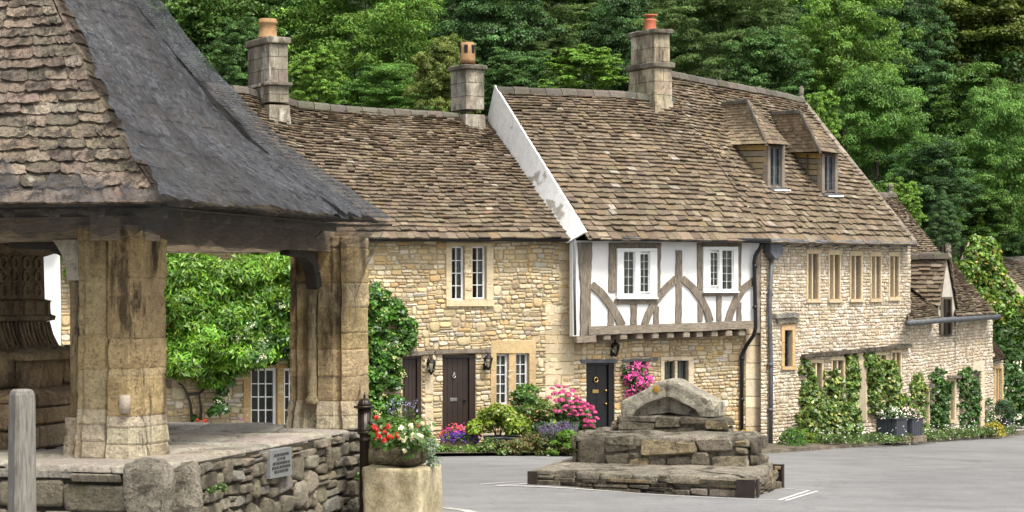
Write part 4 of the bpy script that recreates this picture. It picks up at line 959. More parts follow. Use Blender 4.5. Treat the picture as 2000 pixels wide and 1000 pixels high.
# roof of the next house showing between the two
P5 = F4.off(2.6); p5r = F4.off(5.0)
C5 = thing('tall_gabled_house', 'gabled stone house whose bare tiled roof slope shows behind the corner house', 'house', basept(F4.off(3.5), 1760))
mb = MB(); E5 = [P5.at(1655, 512), P5.at(1846, 508)]; R5 = [p5r.at(1655, 383), p5r.at(1745, 381)]
tiles(mb, ruled(E5, R5), .17, .10, (.14, .3), pal=PALR[:5]+[((.30, .25, .18), 3)], seed=51); ridge(mb, R5)
mb.face([R5[0], R5[1], R5[1]-F4.N*2.4-Vector((0, 0, 1.8)), R5[0]-F4.N*2.4-Vector((0, 0, 1.8))], (.2, .15, .1)); mb.build('roof', M['tile'], C5)
mb = MB(); zz = basept(F4.off(3.5), 1760).z-.5; bb = R5[1]-F4.N*2.4; 
mb.face([q(E5[1], zz), q(bb, zz), q(bb, E5[1].z), R5[1], E5[1]], (.5, .42, .3)); mb.face([q(E5[0], zz), q(E5[1], zz), E5[1], E5[0]], (.5, .42, .3)); mb.build('wall', M['rubble_pale'], C5)
finial(C5, R5[1]+Vector((-.1, 0, .05)), .40, .12)
# lean-to porch at the road end
F6 = facade(1936, 64.0, 1962, 65.6)
C6 = thing('lean_to_porch', 'small lean-to with tiled roof and mullioned window at the end of the row', 'porch', basept(F6, 1948))
mb = MB(); rubble(mb, F6, [(1934, 690), (1959, 704), (1959, 850), (1934, 856)], [(1943, 720, 1954, 800)], (.07, .11), (.09, .2), pal=PAL3, seed=61); mb.build('wall', M['rubble_pale'], C6)
window(C6, F6, [(1943, 720, 1948, 800), (1949.5, 720, 1954, 800)], (1940, 714, 1957, 806), nx=1, ny=2, fw=.7, frame='lead', sur_col=(.56, .40, .20))
mb = MB(); tiles(mb, ruled([F6.off(-.2).at(1932, 706), F6.off(-.2).at(1962, 701)], [F6.off(1).at(1932, 660), F6.off(1).at(1946, 676)]), .2, .15, (.2, .34), pal=PALR[:5]); mb.build('roof', M['tile'], C6)
# ivy-clad house at the right edge
F7 = facade(1852, 78, 2060, 83)
C7 = thing('ivy_clad_house', 'gabled house smothered in reddening creeper at the right edge', 'house', basept(F7, 1950))
mb = MB(); pxpoly(mb, F7, [(1866, 860), (2070, 850), (2070, 640), (1905, 472), (1866, 560)], 0, .3, (.5, .42, .3)); mb.build('wall', M['rubble_pale'], C7)
f7b = F7.off(.3)
mb = MB(); tiles(mb, ruled([F7.at(2003, 582, .1), F7.at(2110, 612, .1)], [F7.off(2.2).at(1933, 499), F7.off(2.2).at(2090, 512)]), .2, .14, (.2, .36), pal=PALR[:5]+[((.34, .29, .23), 4)]); ridge(mb, [F7.off(2.2).at(x, y) for x, y in ((1933, 499), (1965, 508), (2000, 506), (2090, 512))], .2, .12, .5); mb.build('roof', M['tile'], C7)
# white rendered cottage seen through the shelter
F8 = facade(-420, 40.5, 119, 42.0)
C8 = thing('white_rendered_cottage', 'white rendered cottage wall glimpsed between the dark carved shaft and front pier', 'cottage', basept(F8, 60))
mb = MB(); pxpoly(mb, F8, [(-420, 930), (119, 905), (117, 800), (119, 600), (116, 455), (-420, 455)], 0, .3); mb.build('wall', M['render'], C8)
mb = MB(); tiles(mb, ruled([F8.off(-.3).at(-420, 452), F8.off(-.3).at(125, 455)], [F8.off(3).at(-420, 230), F8.off(3).at(125, 230)]), .25, .16, (.2, .4)); mb.build('roof', M['tile'], C8)
# ================================================================ market cross shelter
Z3 = Vector((0, 0, 1))
EV1 = W(318, 392, 20.0); EV2 = W(730, 433, 25.3); CT = Vector((-5.9, 23.7, 0))
flat = lambda v: Vector((v.x, v.y, 0))
Ad = flat(EV2-EV1).normalized(); Rd = Vector((Ad.y, -Ad.x, 0)); Bd = -Rd
PT = CZ-1.555                                                             # top of the plinth
XC = thing('market_cross', 'old open-sided stone market cross shelter with hipped tiled roof on a rubble plinth', 'shelter', Vector((CT.x, CT.y, PT)))
def zres(pts, n=13):
    z0, z1 = pts[0].z, pts[-1].z; out = []
    for i in range(n):
        z = z0+(z1-z0)*(i/(n-1))
        for a, b in zip(pts, pts[1:]):
            if a.z <= z+1e-6 and z <= b.z+1e-6: out.append(a.lerp(b, (z-a.z)/(b.z-a.z+1e-9))); break
        else: out.append(pts[-1])
    return out
v1 = VP(EV1, CT); v2 = VP(EV2, CT)
hip1 = [v1.at(*p) for p in [(318, 392), (258, 308), (205, 212), (155, 105), (100, 0), (52, -125), (5, -270)]]
hip2 = [v2.at(*p) for p in [(730, 433), (655, 386), (585, 336), (500, 270), (425, 188), (350, 98), (275, 0), (180, -125), (80, -270)]]
APX = Vector((CT.x, CT.y, CZ+5.7)); hip1.append(APX); hip2.append(APX)
hip1[0].z = hip2[0].z = (hip1[0].z+hip2[0].z)/2
HA, HB = zres(hip1), zres(hip2)
HC = [Vector((2*CT.x-p.x, 2*CT.y-p.y, p.z)) for p in HB]; HD = [Vector((2*CT.x-p.x, 2*CT.y-p.y, p.z)) for p in HA]
def surf(H0, H1):
    def f(t, r):
        x = max(0, r)*(len(H0)-1); i = min(int(x), len(H0)-2); k = x-i
        p = H0[i].lerp(H0[i+1], k).lerp(H1[i].lerp(H1[i+1], k), t)
        if r < 0: p = p+(H0[0].lerp(H1[0], t)-H0[1].lerp(H1[1], t))*(-r*3)
        return p
    return f
SR, SL = surf(HA, HB), surf(HC, HA)
mb = MB(); tiles(mb, SL, .155, .105, (.18, .38), pal=PALB, th=.032, lift=.036, sag=.07, seed=71, rag=1.3)
tiles(mb, SR, .235, .17, (.3, .5), pal=PALB, th=.03, lift=.03, sag=.05, seed=72)
for S in (surf(HB, HD), surf(HD, HC)):
    for i in range(12):
        for j in range(4): mb.face([S(j/4, i/12), S((j+1)/4, i/12), S((j+1)/4, (i+1)/12), S(j/4, (i+1)/12)], (.24, .19, .14))
m = [HA[i]+Vector((0, 0, .02)) for i in range(0, 13)]
roofX = mb.build('roof', M['tile_big'], XC)
mb = MB()
for P_, Q_ in ((HA, HB), (HB, HD), (HD, HC), (HC, HA)):                  # boarded soffit and rafters
    a, b = P_[0], Q_[0]; ci = lambda p: p.lerp(Vector((CT.x, CT.y, p.z)), .16)+Vector((0, 0, -.02))
    mb.face([a-Vector((0, 0, .06)), b-Vector((0, 0, .06)), ci(b), ci(a)], (.5, .45, .4))
    for k in range(1, 14):
        p = a.lerp(b, k/14); q = p.lerp(Vector((CT.x, CT.y, p.z)), .2); p = p.lerp(q, .35); mb.tube([p-Vector((0, 0, .10)), q-Vector((0, 0, .06))], .05, 4)
mb.build('rafters', M['beam_h'], XC)
# piers
PC1 = flat(W(238, 0, 21.25)); PC2 = flat(W(640, 0, 26.0)); span = flat(HC[0]-HA[0])*.92
zz = lambda y, d: CZ-(y-CY)/F*d
def loft(mb, c, poly, z0, z1, k0, k1, col, jit=.008, e=.02):
    pts = []
    for (a, b) in zip(poly, poly[1:]+poly[:1]):
        m_ = max(1, int(math.hypot(b[0]-a[0], b[1]-a[1])/.045)); pts += [(a[0]+(b[0]-a[0])*t/m_, a[1]+(b[1]-a[1])*t/m_) for t in range(m_)]
    n = len(pts); nz = max(2, int((z1-z0)/.05)); lv = [(z0, k0-e)]+[(z0+e+(z1-z0-2*e)*t/nz, k0+(k1-k0)*t/nz) for t in range(nz+1)]+[(z1, k1-e)]; vs = []; ci = sum(p_[0] for p_ in pts)/n; cj = sum(p_[1] for p_ in pts)/n; o_ = (random.uniform(-jit, jit), random.uniform(-jit, jit))
    for (z, k) in lv:
        for (i, j) in pts:
            w_ = c+Rd*(i*k+o_[0])+Ad*(j*k+o_[1])+Vector((0, 0, z)); a = noise.noise(w_*4.5)*.010+noise.noise(w_*13)*.009-max(0, noise.noise(w_*8+Vector((9, 0, 0)))-.25)*.05
            d = Rd*(i-ci)+Ad*(j-cj); vs.append(w_+d.normalized()*a)
    m = len(lv); fs = [(r*n+i, r*n+(i+1) % n, (r+1)*n+(i+1) % n, (r+1)*n+i) for r in range(m-1) for i in range(n)]+[tuple(range(n))[::-1], tuple(range((m-1)*n, m*n))]
    mb.add(vs, fs, col)
PALC = [((.58, .43, .225), 4), ((.53, .385, .195), 3), ((.61, .47, .27), 3), ((.60, .49, .31), 1.2)]
LFT = [(-.40, .34), (-.41, -.18), (-.36, -.25), (-.30, -.235), (-.27, -.285), (-.035, -.285), (-.012, -.25), (-.012, .34)]
RGT = [(-.01, .34), (-.01, -.28), (.01, -.315), (.24, -.315), (.30, -.24), (.335, -.22), (.335, .34)]
def pier(c, polys, courses, d, base_y, bigk=1.10):
    polys = [[(i_*.95, j_) for i_, j_ in q_] for q_ in polys]
    m = MB()
    for poly, ys in zip(polys, courses):
        for a, b in zip(ys, ys[1:]):
            z1, z0 = zz(a, d), zz(b, d); k = 1.0 if b <= base_y else 1.05 if a < base_y+22 else bigk
            fl = lambda y_: 1+(bigk-1)*((y_-base_y)/(ys[-1]-base_y))**.7 if y_ > base_y else 1.0
            if b > base_y: loft(m, c, poly, z0, z1, fl(b), fl(a), (rc((.61, .52, .365), .1)) , .01)
            else: loft(m, c, poly, z0, z1, 1.0, 1.0, pick(PALC, .12), .007)
    return m
d1 = PC1.y-.25; d2 = PC2.y-.25
m = pier(PC1, [LFT, RGT], [[440, 468, 540, 655, 722, 800, 828, 862, 897], [440, 462, 542, 577, 662, 720, 735, 812, 835, 868, 900]], d1, 812)
p1 = m.build('pier', M['column'], XC)
m = MB()                                                              # slender attached shaft, capital and springer on the left
sc_ = PC1+Rd*-.455+Ad*-.10
m.lathe(sc_+Vector((0, 0, zz(816, d1))), [(.055, 0), (.055, zz(556, d1)-zz(816, d1))], 10, (.50, .38, .22))
m.lathe(sc_+Vector((0, 0, zz(556, d1))), [(.055, 0), (.07, .015), (.055, .03), (.075, .05), (.085, .07), (.085, .09)], 10, (.42, .33, .2))
loft(m, sc_, [(-.07, -.09), (.07, -.09), (.07, .09), (-.07, .09)], zz(897, d1), zz(818, d1), 1.15, .9, (.58, .50, .36))
for i in range(7):
    t0, t1 = i/7, (i+1)/7; k = lambda t: .05+.16*t**2.2
    a, b = zz(547-80*t0, d1), zz(547-80*t1, d1)
    vs = [sc_+Rd*x+Ad*y+Vector((0, 0, z)) for z, w_ in ((a, k(t0)), (b, k(t1))) for x, y in ((-w_, -.09), (.12, -.09), (.12, .12), (-w_, .12))]
    m.add(vs, [(0, 1, 5, 4), (1, 2, 6, 5), (2, 3, 7, 6), (3, 0, 4, 7), (4, 5, 6, 7)], (.62, .56, .44))
m.build('attached_shaft', M['column'], p1)
m = MB(); m.tube([PC1+Rd*.20+Ad*-.325+Vector((0, 0, zz(806, d1))), PC1+Rd*.20+Ad*-.325+Vector((0, 0, zz(770, d1)))], .055, 10, (.40, .34, .26)); m.build('iron_stub', M['dressed'], p1)
SEC2 = [(-.42, .34), (-.42, -.22), (-.385, -.29), (-.33, -.24), (-.29, -.29), (-.23, -.23), (-.17, -.27), (-.14, -.20), (-.02, -.23), (.0, -.31), (.21, -.32), (.235, -.26), (.28, -.25), (.32, -.31), (.385, -.28), (.42, -.2), (.42, .34)]
m = pier(PC2, [SEC2], [[462, 484, 553, 600, 650, 683, 735, 783, 812, 838]], d2, 784, 1.13)
p2 = m.build('pier', M['column'], XC)
m = MB(); s2 = PC2+Rd*-.085+Ad*-.27
m.lathe(s2+Vector((0, 0, zz(784, d2))), [(.10, -.03), (.10, .02), (.075, .05), (.068, .09), (.068, zz(575, d2)-zz(784, d2))], 12, (.52, .42, .25))
m.lathe(s2+Vector((0, 0, zz(575, d2))), [(.068, 0), (.09, .015), (.075, .03), (.10, .07), (.125, .09), (.125, .13)], 12, (.50, .40, .25))
m.lathe(s2+Vector((0, 0, zz(555, d2))), [(.07, 0), (.06, .2), (.085, .45)], 8, (.30, .23, .15)); m.build('attached_shaft', M['column'], p2)
for c in (PC1+span, PC2+span):
    m = pier(c, [LFT, RGT], [[440, 540, 655, 722, 812, 850, 897]]*2, d1, 812); m.build('pier', M['column'], XC)
# wall plates, braces
def bar(mb, a, b, w_, h, col=(1, 1, 1)):
    u = (b-a).normalized(); s = Vector((-u.y, u.x, 0)).normalized(); n = u.cross(s)
    mb.prism([a-s*w_-n*h, a+s*w_-n*h, a+s*w_+n*h, a-s*w_+n*h], b-a, col, .01)
cs = [PC1, PC2, PC2+span, PC1+span]
for i in range(4):
    a, b = cs[i]+Vector((0, 0, CZ+.69)), cs[(i+1) % 4]+Vector((0, 0, CZ+.69)); u = (b-a).normalized(); m = MB(); s = Vector((-u.y, u.x, 0))
    bar(m, a-u*.34, b+u*.34, .16, .12, (1.5, 1.4, 1.2)); bar(m, a-u*.2+s*.02+Vector((0, 0, .2)), b+u*.2+s*.02+Vector((0, 0, .2)), .10, .07); m.build('wall_plate', M['beam_plate'], XC)
    for e, w_ in ([(b-u*.42, -u)] if i == 0 else [(b-u*.42, -u)] if i == 3 else []):
        m = MB(); pts = [e-w_*.02+Vector((0, 0, -.56)), e+w_*.03+Vector((0, 0, -.38)), e+w_*.12+Vector((0, 0, -.23)), e+w_*.34+Vector((0, 0, -.13)), e+w_*.8+Vector((0, 0, -.11))]
        for p, q in zip(pts, pts[1:]): bar(m, p, q, .07, .07)
        m.build('arch_brace', M['beam_dark'], XC)
# plinth: rubble retaining walls and flagged top
KC = flat(W(308, 0, 19.9)); KR = flat(W(706, 0, 26.0)); PRp = VP(KC, KR); KL = KC+Bd*9.5; PLp = VP(KL, KC)
pxz = lambda pl, s_, z: (lambda v: proj(v))(pl.pt(s_, z))
mb = MB(); zt = PT-.05
def vpoly(pl, s0, s1, z0, z1): return [pxz(pl, s0, z1), pxz(pl, s1, z1), pxz(pl, s1, z0), pxz(pl, s0, z0)]
rubble(mb, PRp, vpoly(PRp, 0, PRp.L, PT-1.15, zt), (), (.075, .20), (.16, .5), .055, PALP, .014, mortar=(.09, .075, .05), rnd=.2, jit=.30, wob=.07, seed=81, jump=.18, flat=.45)
rubble(mb, PLp, vpoly(PLp, 0, PLp.L, PT-.95, zt), (), (.24, .38), (.35, .75), .045, PALP, .016, mortar=(.08, .07, .05), rnd=.14, jit=.16, wob=.03, seed=82, flat=.4)
pb_ = KR+Bd*9.5
for a, b in ((KR, pb_), (pb_, KL)): mb.face([a+Vector((0, 0, PT-1.2)), b+Vector((0, 0, PT-1.2)), b+Vector((0, 0, zt)), a+Vector((0, 0, zt))], (.3, .25, .18))
plo = mb.build('plinth', M['plinth'], XC)
mb = MB(); a = .05; PLen = PRp.L; Au = (KR-KC).normalized()
mb.face([KC+Vector((0, 0, PT-.03)), KR+Vector((0, 0, PT-.03)), pb_+Vector((0, 0, PT-.03)), KL+Vector((0, 0, PT-.03))], (.2, .17, .13))
a = -.06
while a < PLen:
    w_ = random.uniform(.55, .95); b = -.06 if a < 0 else 0
    while b < 9.3:
        l = random.uniform(.5, 1.3); c = KC+Au*(a+w_/2)+Bd*(b+l/2)+Vector((0, 0, PT-.045))
        mb.pillow(c, Au, Bd, Z3, w_-.02, l-.02, .06*random.uniform(.75, 1.15), rc((.37, .335, .27), .15), .10, .12, .4); b += l
    a += w_
mb.build('flagstones', M['flag'], XC)
# stepped base and carved shaft in the middle
def block(name, half, z0, z1, courses, pal):
    m = MB(); c = CT; q = [c-Rd*half-Ad*half, c+Rd*half-Ad*half, c+Rd*half+Ad*half]
    for a, b in ((q[0], q[1]), (q[1], q[2])):
        pl = VP(a, b); rubble(m, pl, vpoly(pl, 0, pl.L, z0, z1-.04), (), courses, (.4, .9), .05, pal, .014, mortar=(.10, .075, .05), rnd=.14, jit=.14, wob=.03, flat=.45)
    i = -half-.04
    while i < half:
        w_ = random.uniform(.5, .8); j = -half-.04
        while j < half: l = random.uniform(.6, 1.0); m.pillow(c+Rd*(i+w_/2)+Ad*(j+l/2)+Vector((0, 0, z1-.07)), Rd, Ad, Z3, min(w_, half+.04-i)-.01, min(l, half+.04-j)-.01, .07, pick(pal), .1, .1); j += l
        i += w_
    return m.build(name, M['column'], XC)
PALS = [((.36, .26, .15), 3), ((.30, .22, .13), 3), ((.42, .33, .21), 2)]  # stone darkened both for soot and for the shade under the roof
block('base_step', 1.5, PT, CZ-.94, (.18, .3), PALS); block('base_step', 1.12, CZ-.96, CZ-.545, (.36, .42), PALS)
m = MB(); q4 = [(-1, -1), (1, -1), (1, 1), (-1, 1)]
prof = [(.68, -.545), (.64, -.50), (.57, -.36), (.555, -.25), (.62, -.235), (.63, -.19), (.59, -.17), (.58, -.04), (.60, -.02), (.54, 0), (.53, .47), (.60, .50), (.64, .56), (.62, .64), (.3, .70), (.26, 2.2)]
vs = [CT+Rd*x*h+Ad*y*h+Vector((0, 0, CZ+z)) for h, z in prof for x, y in q4]
m.add(vs, [(r*4+i, r*4+(i+1) % 4, (r+1)*4+(i+1) % 4, (r+1)*4+i) for r in range(len(prof)-1) for i in range(4)], (.30, .22, .14))  # shaft colour likewise takes in soot and roof shade
for (n_, s_) in ((Rd, Ad), (-Ad, Rd)):
    for k in range(-2, 3):
        c = CT+s_*(k*.25); bar(m, c+n_*.54+Vector((0, 0, CZ+0)), c+n_*.54+Vector((0, 0, CZ+.47)), .028, .028, (.36, .27, .17))
        bar(m, c+n_*.59+Vector((0, 0, CZ-.17)), c+n_*.60+Vector((0, 0, CZ-.03)), .022, .022, (.36, .27, .17))
        for dx in (-.08, 0, .08): m.tube([c+s_*dx*1.3+n_*.665+Vector((0, 0, CZ-.53)), c+s_*dx+n_*.60+Vector((0, 0, CZ-.40)), c+s_*dx*.9+n_*.565+Vector((0, 0, CZ-.25))], [.02, .026, .02], 6, (.36, .27, .17))
    for k in (-1.5, -.5, .5, 1.5):
        for z in (.09, .25, .40):
            c = CT+s_*(k*.25)+n_*.545+Vector((0, 0, CZ+z))
            m.tube([c+s_*.07*math.cos(t)+Vector((0, 0, .065*math.sin(t))) for t in np.linspace(0, 2*math.pi, 11)], .016, 5, (.40, .31, .2))
m.build('carved_shaft', M['column'], XC)
# plaque
pq = MB(); PQ = [(508, 880), (550, 872.5), (551, 927.5), (509, 935)]
pxpoly(pq, PRp, PQ[::-1], .115, -.04, (1, 1, 1), .006); pqo = pq.build('plaque', M['plaque'], plo)
def text_mesh(txt, w_, o, u, v, n, name, mat, parent, size=1.0):
    cu = bpy.data.curves.new('t', 'FONT'); cu.body = txt; cu.align_x = 'CENTER'; cu.size = size; cu.extrude = .003/size if False else .004
    ob = bpy.data.objects.new('t', cu); COL.objects.link(ob); dg = bpy.context.evaluated_depsgraph_get(); me = bpy.data.meshes.new_from_object(ob.evaluated_get(dg))
    xs_ = [p.co.x for p in me.vertices]; ys_ = [p.co.y for p in me.vertices]; k = w_/(max(xs_)-min(xs_)); cx = (max(xs_)+min(xs_))/2; cy = max(ys_)
    mm = MB(); mm.v = [o+u*((p.co.x-cx)*k)+v*((p.co.y-cy)*k)+n*p.co.z for p in me.vertices]; mm.f = [tuple(p.vertices) for p in me.polygons]; mm.c = [(1, 1, 1)]*len(mm.f); mm.sm = [False]*len(mm.f)
    bpy.data.objects.remove(ob); return mm.build(name, mat, parent)
tl = PRp.at(*PQ[0], .116); tr = PRp.at(*PQ[1], .116); 
text_mesh("ANCIENT MONUMENTS\nACT OF 1931\nANY PERSON INJURING OR\nDEFACING THIS MONUMENT\nWILL BE PROSECUTED", (tr-tl).length*.86, tl.lerp(tr, .5)-Vector((0, 0, .045)), (tr-tl).normalized(), Z3, PRp.N, 'lettering', M['letter'], pqo)
# netting thrown over the near corner of the roof
NT = thing('shade_netting', 'black mesh netting draped over the right slope of the shelter roof', 'netting', Vector((EV2.x, EV2.y, EV1.z)))
nR = (SR(1, .4)-SR(0, .4)).cross(SR(.5, .6)-SR(.5, .4)).normalized(); nR = nR if nR.z > 0 else -nR
def sheet(name, mat, tf, nt, nr, off, amp, r0=-.035, fold=None, seed=0):
    vs = []; fs = []
    for j in range(nr+1):
        r = r0+(.97-r0)*j/nr
        for i in range(nt+1):
            t = tf(i/nt, r); p = SR(t, r+(1-j/nr)**8*(.035*noise.noise(Vector((t*19+seed, 0, 4)))+.02*noise.noise(Vector((t*61+seed, 0, 8)))))
            k = noise.noise(Vector((p.x*1.1+seed, p.y*.8, p.z*.9)))*amp+noise.noise(Vector((t*34+seed, r*2.2, 2.0)))*amp*.55+noise.noise(Vector((t*8, r*26+seed, 7.0)))*amp*.35
            if fold: k += fold(i/nt, r)
            vs.append(p+nR*(off+k))
    for j in range(nr):
        for i in range(nt): fs.append((j*(nt+1)+i, j*(nt+1)+i+1, (j+1)*(nt+1)+i+1, (j+1)*(nt+1)+i))
    m = MB(); m.add(vs, fs, (1, 1, 1), True); return m.build(name, mat, NT)
rag = lambda r: -.035+.06*noise.noise(Vector((r*22, 3.3, 0)))+.02*noise.noise(Vector((r*70, 1.3, 0)))
sheet('net_sheet', M['net'], lambda a, r: rag(r)+(.86-rag(r))*a, 110, 120, .115, .06, seed=2)
seam = lambda r: .755+.03*math.sin(r*9)+.015*noise.noise(Vector((r*30, 8.1, 0)))
sheet('net_overlap', M['net_strip'], lambda a, r: seam(r)+(1.035-seam(r))*a, 44, 130, .15, .05, fold=lambda a, r: .05*math.exp(-(a/.10)**2)-.06*math.exp(-(a/.04)**2), seed=9)
# folds of net hanging below the eave
def skirt(name, top, bot, nj=14, amp=.03, mat='net_skirt'):
    vs = []; n = len(top)
    for j in range(nj+1):
        for i in range(n):
            p = top[i].lerp(bot[i], j/nj); k = noise.noise(Vector((i*.45, j*.25, len(top))))*amp; vs.append(p+Vector((k*.4, -k, -.10*math.sin(math.pi*j/nj)*0+noise.noise(Vector((i*.9, j*.5, 3)))*amp*.4)))
    m = MB(); m.add(vs, [(j*n+i, j*n+i+1, (j+1)*n+i+1, (j+1)*n+i) for j in range(nj) for i in range(n-1)], (1, 1, 1), True); return m.build(name, M[mat], NT)
nS = 40; rg2 = lambda t: .05+.06*noise.noise(Vector((t*11, 4.4, 0)))+.05*noise.noise(Vector((t*47, 1.4, 0)))
nL = (SL(1, .4)-SL(0, .4)).cross(SL(.5, .6)-SL(.5, .4)).normalized(); nL = nL if nL.z > 0 else -nL
vs = []; NX, NY = 90, 8
for j in range(NY+1):
    for i in range(NX+1):
        t = .40+.61*i/NX; r = -.035+(rg2(t)+.035)*j/NY; p = SL(t, r); vs.append(p+nL*(.085+.03*noise.noise(p*1.7)))
m = MB(); m.add(vs, [(j*(NX+1)+i, j*(NX+1)+i+1, (j+1)*(NX+1)+i+1, (j+1)*(NX+1)+i) for j in range(NY) for i in range(NX)], (1, 1, 1), True); m.build('net_fringe', M['net_thin'], NT)
er = [SR(-.02+1.05*i/(nS-1), -.03)+nR*.08 for i in range(nS)]
plR = VP(PC1, PC2).off(-.22)
bt = []
for i in range(nS):
    t = i/(nS-1); p = plR.pt(-.2+t*(plR.L+.45), CZ+.60-.06*math.sin(t*math.pi)+.10*noise.noise(Vector((t*11, 0, 0)))+.05*noise.noise(Vector((t*37, 0, 2)))); bt.append(p)
skirt('net_skirt', er, bt)
el = [SL(.45+.57*i/(nS-1), -.03)+Vector((0, 0, .03)) for i in range(nS)]
skirt('net_skirt', el, [p+Vector((.0, .22, -.27-.09*noise.noise(Vector((p.x*4, 0, 0))))) for p in el], 6)
cr = [SR(.93+.11*i/11, -.03)+nR*.07 for i in range(12)]
skirt('net_skirt', cr, [W(x, y, 25.45) for x, y in zip(np.linspace(645, 712, 12), [488, 500, 512, 522, 536, 548, 560, 574, 586, 560, 535, 505])], 12, .07, 'net_thin2')
m = MB(); m.tube([W(640, 440, 25.1), W(628, 452, 25.2), W(608, 470, 25.3), W(590, 478, 25.3)], .012, 5); m.build('cord', M['iron'], NT)

# ================================================================ leaning corner stones, post, pump, troughs
def boulder(px, py_top, d, w_, h, dep, lean, label, seed, name='corner_stone'):
    t = W(px, py_top, d); g = gz(t.x, t.y)-.15; c = Vector((t.x, t.y, (t.z+g)/2)); m = MB()
    roughbox(m, c, Vector((w_/2, 0, 0)), Vector((0, dep/2, 0)), Vector((lean, 0, (t.z-g)/2)), min(w_, dep)*.2, .075, 2.6, 16, rc((.52, .47, .365), .08), seed)
    o = m.build(name, M['lichen_stone'], origin=Vector((c.x, c.y, g))); tag(o, label, 'stone'); return o
boulder(290, 902, 19.55, .40, .8, .35, -.02, 'pale leaning corner stone at the foot of the front pier', 5)
boulder(352, 908, 20.2, .40, .8, .32, -.06, 'dark leaning corner stone right of the pale one at the plinth corner', 6)
for i, (x, y, w_, lb) in enumerate(((655, 975, .5, 'flat grey stone lying left of the pump foot by the plinth'), (640, 1000, .8, 'broad flat paving stone at the bottom edge before the plinth'), (690, 955, .35, 'small mossy stone against the plinth end beside the pump'), (560, 1010, .6, 'low stone at the bottom edge below the plaque'))):
    p = gpt(x, y); m = MB(); roughbox(m, p+Vector((0, 0, .02)), Vector((w_/2, 0, 0)), Vector((0, w_*.4, 0)), Vector((0, 0, .09)), .08, .03, 4, 8, rc((.33, .29, .22), .1), i); tag(m.build('paving_stone', M['plinth'], origin=p), lb, 'stone', 'loose stones round the plinth foot')
# wooden post
p = W(43, 760, 16.8); g = gz(p.x, p.y)-.1; m = MB(); u = Vector((.80, .60, 0)); v = Vector((-.60, .80, 0))
hh = .098
prof = [(hh*1.14, 0), (hh*1.0, p.z-g-.09), (hh*.97, p.z-g-.045), (hh*.86, p.z-g-.015), (hh*.66, p.z-g)]
vs = []
for h, z in prof:
    for a, b in ((-1, -.72), (-.72, -1), (.72, -1), (1, -.72), (1, .72), (.72, 1), (-.72, 1), (-1, .72)): vs.append(Vector((p.x, p.y, g+z))+u*a*h*.86+v*b*h*.86)
m.add(vs, [(r*8+i, r*8+(i+1) % 8, (r+1)*8+(i+1) % 8, (r+1)*8+i) for r in range(4) for i in range(8)]+[tuple(range(32, 40))], (1, 1, 1))
tag(m.build('wooden_bollard', M['post_wood'], origin=Vector((p.x, p.y, g))), 'square weathered grey wooden post at the left edge before the plinth', 'bollard')
# water pump
pd = 24.9; p = W(712, 948, pd); g = gz(p.x, p.y); s = pd/F; zt_ = lambda y: CZ-(y-CY)*s-g
PU = thing('water_pump', 'brown fluted cast iron hand pump with a curved spout beside the stone trough', 'pump', Vector((p.x, p.y, g)))
B0 = Vector((p.x, p.y, g)); m = MB()
m.lathe(B0, [(14*s, 0), (14*s, .05), (11*s, .07), (10*s, .12), (9.6*s, zt_(862)), (11*s, zt_(861)), (11*s, zt_(858)), (9.8*s, zt_(856)), (10*s, zt_(849)), (13.5*s, zt_(847)), (14.5*s, zt_(845)), (14.5*s, zt_(842))], 20); m.build('lower_column', M['pump'], PU)
m = MB(); m.lathe(B0, [(14*s, zt_(842)), (14*s, zt_(838)), (13.2*s, zt_(837)), (13.2*s, zt_(799))], 48, flute=.03, nf=16); m.lathe(B0, [(14*s, zt_(799)), (19.5*s, zt_(796)), (20*s, zt_(793)), (15*s, zt_(792))], 24); m.build('barrel', M['pump'], PU)
m = MB(); m.lathe(B0, [(13.5*s, zt_(792.5)), (12.6*s, zt_(788)), (10.5*s, zt_(783)), (6.5*s, zt_(779.5)), (3*s, zt_(778))], 48, flute=.05, nf=14); m.lathe(B0, [(2.6*s, zt_(779)), (1.6*s, zt_(776)), (2.6*s, zt_(773.5)), (1.2*s, zt_(770)), (.2*s, zt_(766))], 10); m.build('cap', M['pump'], PU)
m = MB(); q = lambda x, y, dd=0: Vector((p.x+(x-712)*s, p.y-dd, CZ-(y-CY)*s))
m.tube([q(716, 826), q(727, 826, .02), q(731, 826, .02), q(733, 826, .03), q(745, 825.5, .05), q(753, 825, .06), q(757, 828, .065), q(758.5, 832, .068)], [10*s, 9.5*s, 8*s, 5*s, 4.4*s, 4.6*s, 4.4*s, 4*s], 14); m.build('spout', M['pump'], PU)
m = MB(); m.tube([q(700, 796), q(693, 795), q(691, 795)], 2*s, 8); m.build('handle_lug', M['pump'], PU)
# stone block trough with a planted trough on top
tc, tl_, tr_ = flat(W(822, 0, 24.3)), flat(W(707, 0, 24.62)), flat(W(865, 0, 25.25)); ztop = CZ-(917-CY)*24.3/F
cc = (tl_+tr_)/2; cc = tl_.lerp(tr_, .5); zb = gz(tc.x, tc.y)-.06
m = MB(); roughbox(m, Vector((cc.x, cc.y, (ztop+zb)/2)), (tc-tl_)/2, (tr_-tc)/2, Vector((0, 0, (ztop-zb)/2)), .035, .025, 2.2, 16, (.52, .44, .29), 3)
TB = tag(m.build('stone_trough', M['trough'], origin=Vector((cc.x, cc.y, zb))), 'large plain buff stone block standing beside the iron pump', 'stone block')
pc = cc+(tl_-tc).normalized()*.08; ph = (915-879)*24.5/F
m = MB(); roughbox(m, Vector((pc.x, pc.y, ztop+ph/2+.01)), (tc-tl_).normalized()*.325, (tr_-tc).normalized()*.24, Vector((0, 0, ph/2)), .05, .03, 3, 14, (.40, .34, .22), 8)
